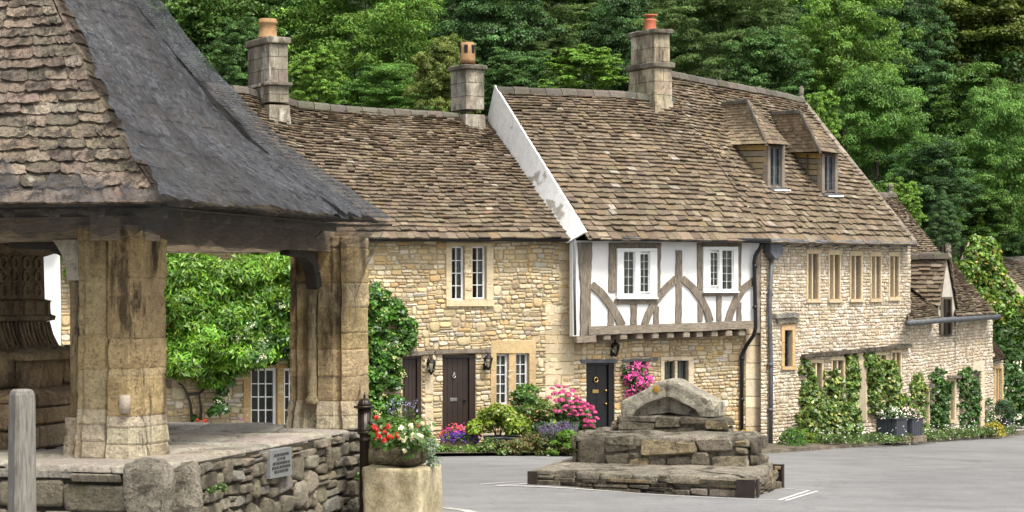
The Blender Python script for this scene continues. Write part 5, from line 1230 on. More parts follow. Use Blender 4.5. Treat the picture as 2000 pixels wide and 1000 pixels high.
PLN = tag(m.build('stone_planter', M['lichen_stone'], origin=Vector((pc.x, pc.y, ztop))), 'small rough stone trough full of flowers resting on the buff block', 'planter')
PLTOP = Vector((pc.x, pc.y, ztop+ph))

# ================================================================ stepped base of the old butter cross
G1 = flat(W(1466, 0, 29.5)); G0 = flat(W(1036, 0, 31.0)); G2 = flat(W(1519, 0, 32.3)); G3 = G0+G2-G1
fu = (G1-G0).normalized(); fv = (G2-G1).normalized()
BC = thing('stepped_cross_base', 'weathered stepped stone base with a gabled top stone standing in the road', 'monument', Vector(((G0+G2)/2)[:2]+(gz(2, 31),)))
PALX = [((.40, .345, .245), 3), ((.33, .29, .215), 3), ((.45, .39, .28), 2), ((.29, .26, .20), 2), ((.46, .38, .23), 1)]
def strata(w, seed, k=1.0):
    z = w.z+.05*noise.noise(Vector((w.x*.9, w.y*.9, seed)))
    a = noise.noise(Vector((w.x*.8+seed, w.y*.8, z*11)))+.7*noise.noise(Vector((w.x*2.1+seed, w.y*2.1, z*23)))+.5*noise.noise(Vector((w.x*6, w.y*6+seed, z*9)))
    jt = noise.noise(Vector((w.x*2.4+seed*3, w.y*2.4, math.floor(z*4.5)*1.7)))
    return k*(.034*a-.09*max(0, .16-abs(jt))/.16*.8)
def wslab(mb, q, z0, z1, seed, col, res=(64, 12), rnd=.045, sag=0, k=1.0):
    # one weathered tier: side faces eroded along the bedding, tread worn hollow
    cs_ = [q[0], q[1], q[2], q[3]]; c = sum(cs_, Vector())/4; per = []
    for a, b in zip(cs_, cs_[1:]+cs_[:1]):
        n_ = max(8, int((b-a).length/.045)); per += [(a.lerp(b, i/n_), (b-a).normalized()) for i in range(n_)]
    n_ = len(per); nz = max(6, int((z1-z0)/.028)); vs = []; fs = []
    for j in range(nz+1):
        z = z0+(z1-z0)*j/nz
        for p_, u in per:
            o_ = Vector((u.y, -u.x, 0)); w_ = Vector((p_.x, p_.y, z)); top = max(0, (z-(z1-rnd))/rnd)
            dz = -sag*max(0, 1-((p_-c).dot((q[1]-q[0]).normalized())/((q[1]-q[0]).length*.42))**2)*(j/nz)**3
            vs.append(w_+o_*(strata(w_, seed, k)-.03*top*top)+Vector((0, 0, dz+.02*noise.noise(w_*3)*(j/nz))))
    for j in range(nz):
        for i in range(n_): fs.append((j*n_+i, j*n_+(i+1) % n_, (j+1)*n_+(i+1) % n_, (j+1)*n_+i))
    b0 = nz*n_; R_ = 9                                            # tread rings toward the middle
    for r in range(1, R_+1):
        for i in range(n_):
            p_ = vs[b0+i].lerp(Vector((c.x, c.y, z1)), r/R_); vs.append(p_+Vector((0, 0, .03*noise.noise(p_*2.2+Vector((0, 0, seed)))+.012*noise.noise(p_*7)+.008)))
    for r in range(R_):
        for i in range(n_): fs.append((b0+r*n_+i, b0+r*n_+(i+1) % n_, b0+(r+1)*n_+(i+1) % n_, b0+(r+1)*n_+i))
    mb.add(vs, fs, col, True)
def tier(name, q, z0, z1, seed=0, sag=0, course=(.06, .13), wid=(.25, .7), k=.75, cut=.05):
    m = MB(); c = sum(q, Vector())/4; qi = [v+(c-v).normalized()*.05 for v in q]
    wslab(m, qi, z0, z1, seed, (.50, .445, .345), sag=sag, k=k)  # tread coloured paler than the risers, as if lit from above
    for a, b in ((q[0], q[1]), (q[1], q[2]), (q[3], q[0])):
        pl = VP(a, b); s_ = 0.03
        rubble(m, pl, vpoly(pl, .03, pl.L-.03, z0, z1-cut), (), course, wid, .05, PALX2, .012, mortar=(.07, .058, .042), rnd=.16, jit=.32, wob=.06, seed=seed, flat=.4, jump=.12, backing=False)
    i = 0.02; L0 = (q[1]-q[0]).length; u = (q[1]-q[0]).normalized(); nf = VP(q[0], q[1]).N                     # worn cap stones along the front edge
    while i < L0-.02:
        w_ = min(random.uniform(.3, .8), L0-.02-i); w_ = L0-.02-i if L0-i-w_ < .2 else w_; x = i+w_/2; dz = -sag*max(0, 1-((x-L0/2)/(L0*.45))**2)
        c_ = q[0]+u*x-nf*.16+Vector((0, 0, z1+dz-cut*1.2+random.uniform(-.012, .012)))
        roughbox(m, c_, u*(w_/2-.006), -nf*.2, Vector((0, 0, cut*1.2)), .028, .022, 4, 9, pick([((.46, .41, .31), 3), ((.38, .33, .25), 3), ((.30, .265, .20), 2), ((.52, .46, .36), 1)]), seed+i); i += w_
    return m.build(name, M['lichen_stone'], BC)
zT0, zT1, zT2 = CZ-2.455, CZ-1.985, CZ-1.772
tier('lower_step', [G0, G1, G2, G3], CZ-3.0, zT0, 91)
mq = [flat(W(1122, 0, 32.2)), flat(W(1466, 0, 31.3)), flat(W(1494, 0, 32.3))]; mq.append(mq[0]+mq[2]-mq[1])
tier('middle_step', mq, zT0-.05, zT1, 92, .07, (.15, .26), (.3, .75), .75, .06)
uq = [flat(W(1203, 0, 32.5)), flat(W(1423, 0, 31.9)), flat(W(1427, 0, 32.7))]; uq.append(uq[0]+uq[2]-uq[1])
tier('upper_step', uq, zT1-.14, zT2, 93, 0, (.11, .2), (.35, .8), .75, .04)
# gabled top stone with a shallow arch cut in its face
pl = VP(flat(W(1215, 0, 32.55)), flat(W(1401, 0, 32.05))); m = MB()
out = [(1214, 814), (1214, 784), (1228, 776), (1262, 759), (1288, 744), (1303, 739), (1318, 742), (1350, 758), (1384, 777), (1402, 788), (1402, 814)]
arch = [(1236, 814), (1242, 803), (1262, 789), (1285, 779), (1303, 775), (1322, 779), (1346, 790), (1364, 803), (1369, 814)]
def seq(pts, n):
    d = [0]
    for a, b in zip(pts, pts[1:]): d.append(d[-1]+math.hypot(b[0]-a[0], b[1]-a[1]))
    return [(float(np.interp(t, d, [p[0] for p in pts])), float(np.interp(t, d, [p[1] for p in pts]))) for t in np.linspace(0, d[-1], n)]
n = 41; O, A = seq(out, n), seq(arch, n); K = 7
def pv(xy, outd, s): 
    v = pl.at(*xy)+pl.N*outd; return v+pl.N*(noise.noise(v*3.2+Vector((s, 0, 0)))*.045+noise.noise(v*9)*.015)+Z3*noise.noise(v*4+Vector((0, s, 0)))*.02
pv0 = pv
def pv(xy, outd, s): return pv0(xy, outd-(.05 if abs(xy[0]-1303) < 1.6 and outd > -.4 else 0), s)
vs = []; fs = []
rows = [[pv(o, -.45, 3) for o in O], [pv(o, -.1, 3) for o in O], [pv((o[0]*.985+a[0]*.015, o[1]*.985+a[1]*.015), .04, 3) for o, a in zip(O, A)]]
for k in range(1, K): rows.append([pv((o[0]+(a[0]-o[0])*k/K, o[1]+(a[1]-o[1])*k/K), .085-.02*(k/K), 3) for o, a in zip(O, A)])
rows.append([pv(a, .06, 3) for a in A]); cutr = len(rows)-1; rows.append([pv(a, .06, 3) for a in A]); rows.append([pv((a[0]+(1303-a[0])*.02, a[1]+(806-a[1])*.02), -.12, 3) for a in A])
for k in range(1, 5): rows.append([pv((a[0]+(1303-a[0])*k/4.0*.98, a[1]+(806-a[1])*k/4.0*.98), -.13+.015*k, 3) for a in A])
for r in rows: vs += r
for r in range(len(rows)-1):
    if r == cutr: continue
    for i in range(n-1): fs.append((r*n+i, r*n+i+1, (r+1)*n+i+1, (r+1)*n+i))
fs.append(tuple(range(n)))
m.add(vs, fs, (.62, .565, .44), True)
m.build('top_stone', M['cap_stone'], BC)
m = MB(); c = pl.at(1285, 760, .095)
ring_ = [c+pl.U*(.055*math.cos(t)*(1+.3*noise.noise(Vector((math.cos(t)*2, math.sin(t)*2, 1)))))+Vector((0, 0, .06*math.sin(t)*(1+.3*noise.noise(Vector((math.cos(t)*2, math.sin(t)*2, 5))))))-pl.N*.01 for t in np.linspace(0, 2*math.pi, 19)[:-1]]
m.add(ring_+[c+pl.N*.006], [(i, (i+1) % 18, 18) for i in range(18)], (.42, .25, .05), True)
m.build('orange_lichen', M['petal'], BC)
for c, w_, h, u in ((G1, .17, (973-929), fu), (G0, .15, (947-922), fu), (G2, .14, (956-905), fv)):
    m = MB(); zlo = gz(c.x, c.y)-.02; zhi = c.y*0+CZ-2.455-.02; N1 = VP(G0, G1).N; N2 = VP(G1, G2).N; o_ = c+Vector((0, 0, zlo))
    e = fu*(1 if c is not G0 else -1)
    m.prism([o_+N1*.10-fu*(w_ if c is not G0 else 0), o_+N1*.10+fu*(0.09 if c is not G0 else w_), o_+N1*.075+fu*(0.09 if c is not G0 else w_), o_+N1*.075-fu*(w_ if c is not G0 else 0)], Z3*(zhi-zlo), (1, 1, 1))
    if c is not G0: m.prism([o_+N2*.10-fv*(.0 if c is G1 else w_), o_+N2*.10+fv*(w_ if c is G1 else 0), o_+N2*.075+fv*(w_ if c is G1 else 0), o_+N2*.075-fv*(0. if c is G1 else w_)], Z3*(zhi-zlo), (1, 1, 1))
    m.build('corner_guard', M['rust'], BC)

# ================================================================ wall lanterns
def lantern(at, n, label, drop=False, k=1.0):
    o = thing('wall_lantern', label, 'lantern', at, 'black lanterns on the cottage fronts'); m = MB(); u = Vector((-n.y, n.x, 0)); c = at+n*.17
    m.lathe(at+n*.0-Vector((0, 0, .07)), [(.03, 0), (.045, .02), (.045, .12), (.03, .14)], 10)
    m.tube([at+n*.03, at+n*.10+Vector((0, 0, -.05)), c+Vector((0, 0, -.05))] if not drop else [at+n*.03+Vector((0, 0, .03)), at+n*.08+Vector((0, 0, .12)), c+Vector((0, 0, .13)), c+Vector((0, 0, .08))], .012, 6); m.build('bracket', M['iron'], o)
    b = c+Vector((0, 0, -.03 if not drop else -.22)); m = MB()
    m.lathe(b, [(.02, -.05), (.035, -.02), (.055, 0), (.06, .012)], 6); m.lathe(b, [(.105, .20), (.11, .212), (.075, .25), (.03, .285), (.02, .30), (.028, .315), (.006, .345)], 6)
    for i in range(6):
        a = i*math.pi/3; d = Vector((math.cos(a), math.sin(a), 0)); m.tube([b+d*.058+Vector((0, 0, .01)), b+d*.098+Vector((0, 0, .205))], .0075, 4)
    m.build('lamp_frame', M['iron'], o); g = MB(); g.lathe(b, [(.05, .012), (.09, .2)], 6, (1, 1, 1)); g.build('pane', M['glass'], o)
    return o
lantern(F1.at(835, 707, .0), F1.N, 'black lantern hanging from its bracket between the two brown doors', True)
lantern(F1.at(946, 716, .0), F1.N, 'black upright lantern right of the brown door with a letter plate')
lantern(F2L.at(1194, 690, .0), F2L.N, 'black lantern under the jetty above the black door')
# ================================================================ plants
def wall_plant(name, label, cat, pl, poly, nclump, r, per, thick, size, aspect, base, group=None, stem=None, flowers=None, **kw):
    ys_ = max(p[1] for p in poly); xm = sum(p[0] for p in poly if p[1] > ys_-25)/max(1, len([p for p in poly if p[1] > ys_-25]))
    b = pl.at(xm, ys_, .1); b.z = gz(b.x, b.y) if ys_ > 780 else b.z
    o = thing(name, label, cat, b, group); L = Leaves(); cen, rad = wallmass(L, pl, poly, nclump, r, per, thick, size, aspect, base, **kw); L.build('foliage', M['leaf'], o)
    m = MB(); random.seed(int(xm))
    for pts in (stem or [[(xm, ys_), (xm+2, ys_-20), (xm-2, ys_-50)]]): m.tube([pl.at(x, y, .12) for x, y in pts], [.035-.02*i/len(pts) for i in range(len(pts))], 6)
    m.build('stem', M['bark'], o)
    if flowers:
        nf, fr, fc, fs_, npet = flowers; FL = Leaves(); idx = rng.choice(len(cen), nf); P = []
        for i in idx:
            c = np.array(cen[i])+np.array(pl.N)*rad[i]*.85+rng.normal(size=3)*rad[i]*.5; q = c+rng.normal(size=(npet, 3))*fr*np.array([1, 1, .6]); P.append(q)
        P = np.concatenate(P); Nn = np.array(pl.N)[None, :]+rng.normal(size=P.shape)*.5+np.array([[0, 0, .4]]); FL.add(P, Nn, fs_, 1.0, colvar(len(P), fc, .12)); FL.build('blossom', M['petal'], o)
    return o
def ell(n, rx, ry, rz, lo=-.1, inner=.5):
    d = rng.normal(size=(n*3, 3)); d /= np.linalg.norm(d, axis=1, keepdims=True); d = d[d[:, 2] > lo][:n]; k = rng.uniform(inner, .95, size=(len(d), 1))**.6
    return d*k*np.array([[rx, ry, rz]])
def bush(name, label, cat, c, rx, ry, rz, n, r, per, size, aspect, base, group=None, blossom=None, spikes=None, mat='leaf', lift=.0, stem=True, **kw):
    o = thing(name, label, cat, c, group); L = Leaves(); P = ell(n, rx, ry, rz)+np.array(c)[None, :]+np.array([[0, 0, lift]])
    clumps(L, P, rng.uniform(.7, 1.3, len(P))*r, per, size, aspect, base, **kw); L.build('foliage', M[mat], o)
    if stem:
        m = MB()
        for i in range(5):
            a = i*1.26+.3; m.tube([Vector(c)+Vector((math.cos(a)*.03, math.sin(a)*.03, -.02)), Vector(c)+Vector((math.cos(a)*rx*.25, math.sin(a)*ry*.25, rz*.4+lift)), Vector(c)+Vector((math.cos(a)*rx*.5, math.sin(a)*ry*.5, rz*.7+lift))], [.015, .01, .005], 5)
        m.build('stem', M['bark'], o)
    if blossom:
        for (col, nn_, fs_, spread) in (blossom if isinstance(blossom, list) else [blossom]):
            FL = Leaves(); Q = ell(nn_, rx*1.02+r*.6, ry*1.02+r*.6, rz*1.02+r*.5, lo=-.05, inner=.93)+np.array(c)[None, :]+np.array([[0, 0, lift]])
            if spread: Q = np.concatenate([q+rng.normal(size=(spread[0], 3))*spread[1] for q in Q])
            Nn = (Q-np.array(c)[None, :])+np.array([[0, -.3, .3]])+rng.normal(size=Q.shape)*.12; FL.add(Q, Nn, fs_, 1.1, colvar(len(Q), col, .15)); FL.build('blossom', M['petal'], o)
    return o
GRN = (.060, .135, .018); DKG = (.030, .075, .014); LIME = (.17, .24, .025)
# wisteria and climbers seen through the shelter
wall_plant('wisteria', 'large bright green wisteria covering the cottage wall behind the shelter', 'climber', F1,
    [(300, 508), (345, 492), (420, 512), (470, 500), (545, 502), (600, 510), (600, 690), (560, 706), (520, 704), (488, 722), (455, 735), (432, 752), (395, 760), (372, 735), (340, 742), (300, 740)],
    330, .36, 1500, .95, .12, 3.4, (.108, .238, .022), stem=[[(372, 830), (368, 790), (362, 770), (352, 752), (330, 742)], [(362, 770), (385, 768), (400, 755), (412, 735)]], v=.3, droop=.9, alt=(.24, .38, .03), pa=.2, cv=.3, up=.3, edge=22)
wall_plant('climbing_hydrangea', 'darker climber with white flower heads hanging right of the wisteria above the white window', 'climber', F1,
    [(420, 640), (470, 600), (560, 560), (605, 560), (605, 705), (560, 716), (500, 716), (450, 730), (415, 800), (385, 820), (360, 815), (400, 780), (425, 730)],
    110, .22, 1300, 1.15, .11, 1.7, (.035, .095, .016), flowers=(60, .06, (.62, .62, .42), .035, 14), v=.3, cv=.3, droop=.5)
wall_plant('climbing_hydrangea', 'dense leafy climber with small cream flowers left of the brown doors', 'climber', F1,
    [(680, 572), (715, 552), (738, 560), (764, 578), (790, 598), (806, 632), (808, 668), (792, 684), (774, 698), (778, 740), (772, 800), (768, 858), (680, 858)],
    290, .19, 1600, .30, .105, 1.5, (.050, .135, .016), flowers=(55, .055, (.50, .52, .22), .03, 12), v=.28, alt=(.15, .28, .03), pa=.12, cv=.28, droop=.5, stem=[[(745, 880), (742, 840), (748, 790)]])
wall_plant('wisteria', 'small trail of green leaves beside the white rendered wall at far left', 'climber', F1,
    [(118, 488), (150, 492), (172, 520), (170, 575), (148, 560), (132, 545), (122, 520)], 26, .22, 1100, .4, .12, 3.2, (.09, .20, .022), v=.3, droop=.8, stem=[[(150, 640), (150, 590), (148, 540)]])
for x, y, lb, col in ((371, 818, 'little red flowers poking above the plinth left of the trunk', (.65, .03, .02)), (442, 815, 'little mauve and white flowers above the plinth edge below the window', (.45, .16, .40))):
    p = F1.at(x, 840, .6); p.z = gz(p.x, p.y); bush('bedding_flower', lb, 'flowers', p, .28, .25, .42+(840-y)*.012, 16, .12, 900, .06, 1.5, GRN, blossom=(col, 16, .05, (6, .03)))
def wallbase(pl, px, out): p = pl.at(px, 860, out); p.z = gz(p.x, p.y)+.08; return p
def onpx(px, d): p = W(px, 860, d); p.z = gz(p.x, p.y)+.08; return p
# ivy columns on the long house
IV = dict(v=.3, alt=(.40, .42, .11), pa=.20, cv=.25, droop=.5)
ivy = [([(1561, 702), (1576, 704), (1592, 745), (1600, 790), (1606, 850), (1556, 852), (1560, 780)], 'variegated ivy column left of the first lower window of the long house'),
       ([(1606, 722), (1628, 718), (1640, 740), (1645, 800), (1652, 852), (1607, 852), (1604, 780)], 'variegated ivy column between the first and second lower windows'),
       ([(1649, 692), (1670, 690), (1672, 740), (1668, 790), (1680, 830), (1655, 852), (1650, 790)], 'slim variegated ivy column just left of the beige door surround'),
       ([(1684, 692), (1700, 690), (1714, 705), (1717, 760), (1720, 812), (1694, 810), (1692, 750)], 'variegated ivy column just right of the beige door surround'),
       ([(1720, 694), (1742, 700), (1752, 730), (1756, 780), (1762, 835), (1728, 838), (1722, 770)], 'variegated ivy column right of the dark planters by the fourth window'),
       ([(1762, 760), (1775, 738), (1796, 728), (1802, 760), (1806, 850), (1770, 856), (1748, 835)], 'broad variegated ivy mound at the far end of the long house')]
for poly, lb in ivy:
    pl = F3 if max(p[0] for p in poly) < 1800 else VP(F3.pt(F3.L-1.2, 0).xy, F4.pt(.6, 0).xy)
    wall_plant('ivy', lb, 'ivy', pl, poly, 125, .13, 2300, .16, .11, 1.25, (.085, .155, .030), 'ivy columns trained up the stone house', edge=9, **IV)
pl = F3.off(-.25)
wall_plant('ivy', 'low spreading variegated ivy joining the columns at the foot of the long house', 'ivy', pl, [(1553, 800), (1600, 785), (1640, 780), (1676, 800), (1680, 846), (1650, 862), (1600, 866), (1556, 862)], 110, .14, 2200, .18, .11, 1.25, (.080, .145, .030), 'ivy columns trained up the stone house', **IV)
for poly, lb in (([(1812, 730), (1826, 720), (1842, 726), (1849, 770), (1848, 845), (1818, 848), (1811, 790)], 'dark green shrub trained up between the two low house windows'), ([(1866, 728), (1886, 718), (1903, 726), (1910, 780), (1906, 838), (1876, 848), (1866, 790)], 'dark green shrub trained up left of the low house door')):
    wall_plant('trained_shrub', lb, 'shrub', F4, poly, 100, .14, 2000, .16, .09, 1.5, (.045, .105, .018), 'clipped shrubs on the low house wall', edge=9, v=.28, cv=.3)
wall_plant('white_climber', 'thin climber with tiny white flowers beside the low house door', 'climber', F4, [(1922, 780), (1928, 772), (1936, 800), (1948, 850), (1920, 856)], 30, .16, 1200, .3, .08, 1.6, (.06, .12, .03), flowers=(30, .05, (.7, .7, .6), .04, 5))
CP = VP(W(1850, 0, 77.5).xy, W(2060, 0, 82.5).xy)
wall_plant('virginia_creeper', 'thick creeper turning yellow and red over the gable at the right edge', 'creeper', CP,
    [(1862, 520), (1885, 490), (1905, 452), (1925, 482), (1945, 525), (1968, 560), (1992, 590), (2030, 640), (2060, 700), (2060, 850), (1936, 850), (1938, 660), (1880, 600)], 560, .36, 900, .6, .16, 1.35, (.105, .19, .024), v=.3, alt=(.40, .27, .035), pa=.09, cv=.3, droop=.6)
wall_plant('climbing_rose', 'climbing rose with cream blooms beyond the low house at the right edge', 'rose', VP(W(1940, 0, 66).xy, W(2010, 0, 67.5).xy), [(1952, 716), (1972, 704), (1990, 730), (1996, 800), (1990, 838), (1955, 835), (1950, 770)], 70, .25, 1000, .5, .12, 1.5, (.055, .13, .03), flowers=(26, .08, (.72, .70, .55), .09, 6))
# shrubs and flowers in the verge before the cottages
p = onpx(985, 45.6)
m = MB(); brl = []
for x, lb in ((968, 'dark half-barrel tub holding the lime green shrub'), (998, 'dark lattice patterned tub right of the half barrel')):
    q = onpx(x, 45.0); m = MB(); m.lathe(q, [(.20, -.05), (.22, .02), (.25, .26), (.26, .27), (.26, .30), (.235, .30), (.22, .27), (.01, .26)], 20, (1, 1, 1)); o = tag(m.build('barrel_tub', M['dark_slate'], origin=q), lb, 'tub'); 
    m = MB(); m.lathe(q, [(.252, .2), (.258, .205), (.258, .225), (.252, .23)], 20); m.lathe(q, [(.229, .05), (.235, .055), (.235, .075), (.231, .08)], 20); m.build('hoop', M['iron'], o); brl.append(q)
bush('euonymus_shrub', 'lime green leafy shrub growing from the half-barrel tub', 'shrub', brl[0]+Vector((.05, .05, .28)), .62, .35, .50, 60, .17, 1500, .095, 2.0, (.15, .23, .022), alt=(.26, .32, .04), pa=.3, cv=.25, lift=.12)
bush('tall_shrub', 'tall mid green shrub in front of the lower cottage window', 'shrub', onpx(1028, 46.0), .48, .4, 1.32, 90, .17, 1300, .09, 2.6, (.070, .155, .022), cv=.3, v=.25, lift=.1)
bush('rose_bush', 'pale olive leafy bush between the tall shrub and the pink hydrangea', 'shrub', onpx(1052, 45.6), .42, .35, 1.05, 60, .16, 1300, .08, 2.2, (.10, .15, .03), cv=.3, v=.25, lift=.05, blossom=((.45, .20, .12), 25, .04, (3, .03)))
bush('dark_shrub', 'small dark green shrub low under the tall shrub', 'shrub', onpx(1062, 45.3), .35, .3, .6, 40, .15, 1300, .08, 1.8, (.025, .06, .014), cv=.3, v=.25)
hc = onpx(1112, 46.3)
HY = bush('hydrangea', 'rounded hydrangea bush covered in bright pink flower heads', 'hydrangea', hc, .60, .45, 1.02, 90, .17, 1300, .11, 1.45, (.050, .12, .020), cv=.3, v=.25, lift=.08)
FL = Leaves(); d = rng.normal(size=(90, 3)); d /= np.linalg.norm(d, axis=1, keepdims=True); d[:, 2] = np.abs(d[:, 2])*.7
FL.add(d*.085, d+rng.normal(size=d.shape)*.25, .045, 1.0, colvar(90, (.50, .06, .20), .25, (.62, .20, .36), .4)); fh_ = FL.build('flower_head', M['petal'], HY, None)
fh_.data = fh_.data.copy()
for v in fh_.data.vertices: v.co += Vector(hc)
heads = [(1078, 760), (1090, 756), (1104, 757), (1118, 764), (1084, 770), (1097, 768), (1110, 772), (1124, 776), (1062, 785), (1072, 778), (1086, 784), (1098, 782), (1114, 786), (1127, 785), (1138, 788), (1147, 791), (1105, 795), (1118, 797), (1130, 796), (1144, 800), (1155, 797), (1160, 806), (1081, 803), (1092, 806), (1102, 801), (1150, 812), (1138, 810), (1128, 812), (1112, 811), (1165, 818), (1156, 824), (1145, 822), (1152, 832), (1143, 833), (1158, 834), (1070, 800), (1120, 806), (1134, 803), (1066, 790), (1100, 764), (1131, 780), (1140, 794)]
for i, (x, y) in enumerate(heads):
    o = fh_ if i == 0 else fh_.copy()
    if i: COL.objects.link(o); o.parent = HY
    x_, y_ = (x-1112)/55, (y-800)/48; dd = math.sqrt(max(.0, 1-min(1, x_*x_*.8+y_*y_*.7)))
    pp = W(x, y, 46.3-.15-.42*dd); o.location = pp-Vector(hc); o.rotation_euler = (random.uniform(-.3, .6), random.uniform(-.3, .3), random.uniform(0, 6)); s = random.uniform(.62, 1.0); o.scale = (s, s, s)
def spikes(name, label, cat, c, n, h, spread, col, lean=.25, leaf=GRN, fsz=.022, npet=22, fl=.4, group=None, leafn=1):
    o = thing(name, label, cat, c, group); L = Leaves(); FL = Leaves(); m = MB()
    for i in range(n):
        a = random.uniform(0, 6.28); r = spread*math.sqrt(random.random()); b = Vector(c)+Vector((r*math.cos(a), r*math.sin(a), 0)); t = b+Vector((math.cos(a)*lean*h*random.random(), math.sin(a)*lean*h*random.random(), h*random.uniform(.75, 1.1)))
        m.tube([b, b.lerp(t, .5), t], [.005, .004, .003], 4)
        k = rng.uniform(1-fl, 1, npet); P = np.array(b)[None, :]*(1-k[:, None])+np.array(t)[None, :]*k[:, None]+rng.normal(size=(npet, 3))*.013; FL.add(P, rng.normal(size=P.shape)+np.array([[0, -.4, .5]]), fsz, 1.2, colvar(npet, col, .25))
        k = rng.uniform(0, .75, 10*leafn); P = np.array(b)[None, :]*(1-k[:, None])+np.array(t)[None, :]*k[:, None]+rng.normal(size=(10*leafn, 3))*.03; L.add(P, rng.normal(size=P.shape), .075, 5, colvar(10*leafn, leaf, .25))
    m.build('stem', M['bark'], o); L.build('foliage', M['leaf'], o); FL.build('blossom', M['petal'], o); return o
spikes('lavender', 'grey green lavender clump with purple spikes below the pink hydrangea', 'lavender', onpx(1090, 44.7), 120, .60, .24, (.17, .13, .27), .5, (.10, .125, .085), .022, 16, .3, None, 5)
bush('low_shrub', 'bright green low mound at the roadside beside the stepped stone base', 'shrub', onpx(1106, 44.4), .40, .35, .42, 50, .13, 1500, .065, 1.8, (.10, .21, .018), cv=.2)
bush('ground_cover', 'low reddish green ground cover along the road edge under the shrubs', 'ground cover', onpx(1045, 44.6), .85, .35, .32, 90, .13, 1300, .06, 1.8, (.10, .13, .03), cv=.35, alt=(.25, .14, .07), pa=.25, stem=False)
bush('ground_cover', 'low green leafy patch between the flower trough and the barrel tub', 'ground cover', onpx(960, 44.4), .42, .3, .22, 40, .12, 1300, .06, 1.8, (.08, .14, .03), cv=.3, alt=(.22, .15, .07), pa=.15, stem=False)
bush('ground_cover', 'low leaves at the road edge below the purple flower trough', 'ground cover', onpx(892, 44.2), .80, .2, .12, 50, .10, 1300, .055, 1.8, (.09, .16, .025), cv=.3, stem=False)
q = onpx(896, 45.2); m = MB(); roughbox(m, q+Vector((0, 0, .13)), Vector((.38, 0, 0))+F1.U*.0, Vector((0, .2, 0)), Vector((0, 0, .17)), .06, .02, 3, 12, (.42, .35, .23), 12)
tag(m.build('stone_planter', M['lichen_stone'], origin=q), 'stone trough of pink and purple flowers before the brown door', 'planter')
bush('petunia', 'pink and red petunias in the upper layer of the door trough', 'flowers', q+Vector((0, .03, .28)), .36, .18, .20, 40, .09, 1500, .05, 1.6, GRN, blossom=[((.46, .045, .22), 70, .05, (3, .03)), ((.60, .10, .09), 30, .045, (3, .03))], stem=False)
bush('petunia', 'purple petunias trailing over the front of the door trough', 'flowers', q+Vector((.02, -.16, .20)), .38, .10, .14, 26, .08, 1500, .05, 1.6, GRN, blossom=[((.085, .028, .25), 80, .05, (3, .03))], stem=False)
p = F2L.at(1237, 742, .12)
wall_plant('climbing_geranium', 'pink flowering climber on the wall right of the black door', 'climber', F2L, [(1213, 716), (1236, 709), (1258, 716), (1264, 740), (1262, 776), (1220, 778), (1214, 745)], 60, .13, 1500, .28, .075, 1.5, (.04, .10, .018), stem=[[(1225, 860), (1224, 800), (1232, 745)]], flowers=(60, .05, (.66, .10, .36), .045, 12))
bush('box_shrub', 'clipped round box bush at the foot of the drainpipes', 'shrub', wallbase(F3, 1484, .9), .32, .3, .42, 60, .10, 1800, .035, 1.4, (.060, .150, .020), cv=.15)
bush('yellow_flower', 'small yellow flowers beside the black drainpipe', 'flowers', wallbase(F2L, 1434, .5), .2, .18, .32, 20, .09, 1500, .05, 1.8, GRN, blossom=((.65, .42, .02), 22, .045, (3, .02)))
bush('fennel_clump', 'feathery yellow green clump at the left foot of the ivy', 'shrub', gpt(1568, 874, .05), .38, .3, .40, 60, .11, 2000, .06, 5, (.10, .22, .018), alt=(.42, .34, .02), pa=.2, cv=.2)
for i, (x, y, lb) in enumerate(((1690, 858, 'dark slatted planter box with white flowers left of its twin'), (1721, 856, 'dark slatted planter box with white flowers right of its twin'))):
    c = F3.at(x, 860, .75); c.z = gz(c.x, c.y)+.24; T = thing('planter_box', lb, 'planter', c, 'twin dark planters before the long house'); u, n = F3.U, F3.N
    m = MB(); m.prism([c+u*a+n*b for a, b in ((-.27, -.27), (.27, -.27), (.27, .27), (-.27, .27))], Z3*.42, (1, 1, 1)); 
    for k in range(5):
        for dn, ds in ((n, u), (-u, n)): m.prism([c+dn*.272+ds*(-.27+.108*k+.006), c+dn*.272+ds*(-.27+.108*(k+1)-.006), c+dn*.29+ds*(-.27+.108*(k+1)-.006), c+dn*.29+ds*(-.27+.108*k+.006)], Z3*.42)
    m.build('box', M['dark_slate'], T)
    m = MB(); m.prism([c+u*a+n*b+Z3*.422 for a, b in ((-.31, -.31), (.31, -.31), (.31, .31), (-.31, .31))], Z3*.025); m.build('rim', M['dark_slate'], T)
    bush('white_geranium', ('white' if i == 0 else 'pale pink')+' flowering plant filling the '+('left' if i == 0 else 'right')+' slatted planter box', 'flowers', c+Vector((0, 0, .45)), .30, .28, .18, 40, .10, 1500, .06, 1.5, (.06, .11, .03), blossom=((.66, .62, .58) if i == 0 else (.66, .50, .48), 40, .04, (4, .03)), stem=False)
    kb = c-Vector((0, 0, .16)); m = MB(); m.prism([kb+u*a+n*b for a, b in ((-.33, -.3), (.33, -.3), (.33, .36), (-.33, .36))], Z3*.155, (.30, .25, .18), .02); m.build('stone_base', M['plinth'], T)
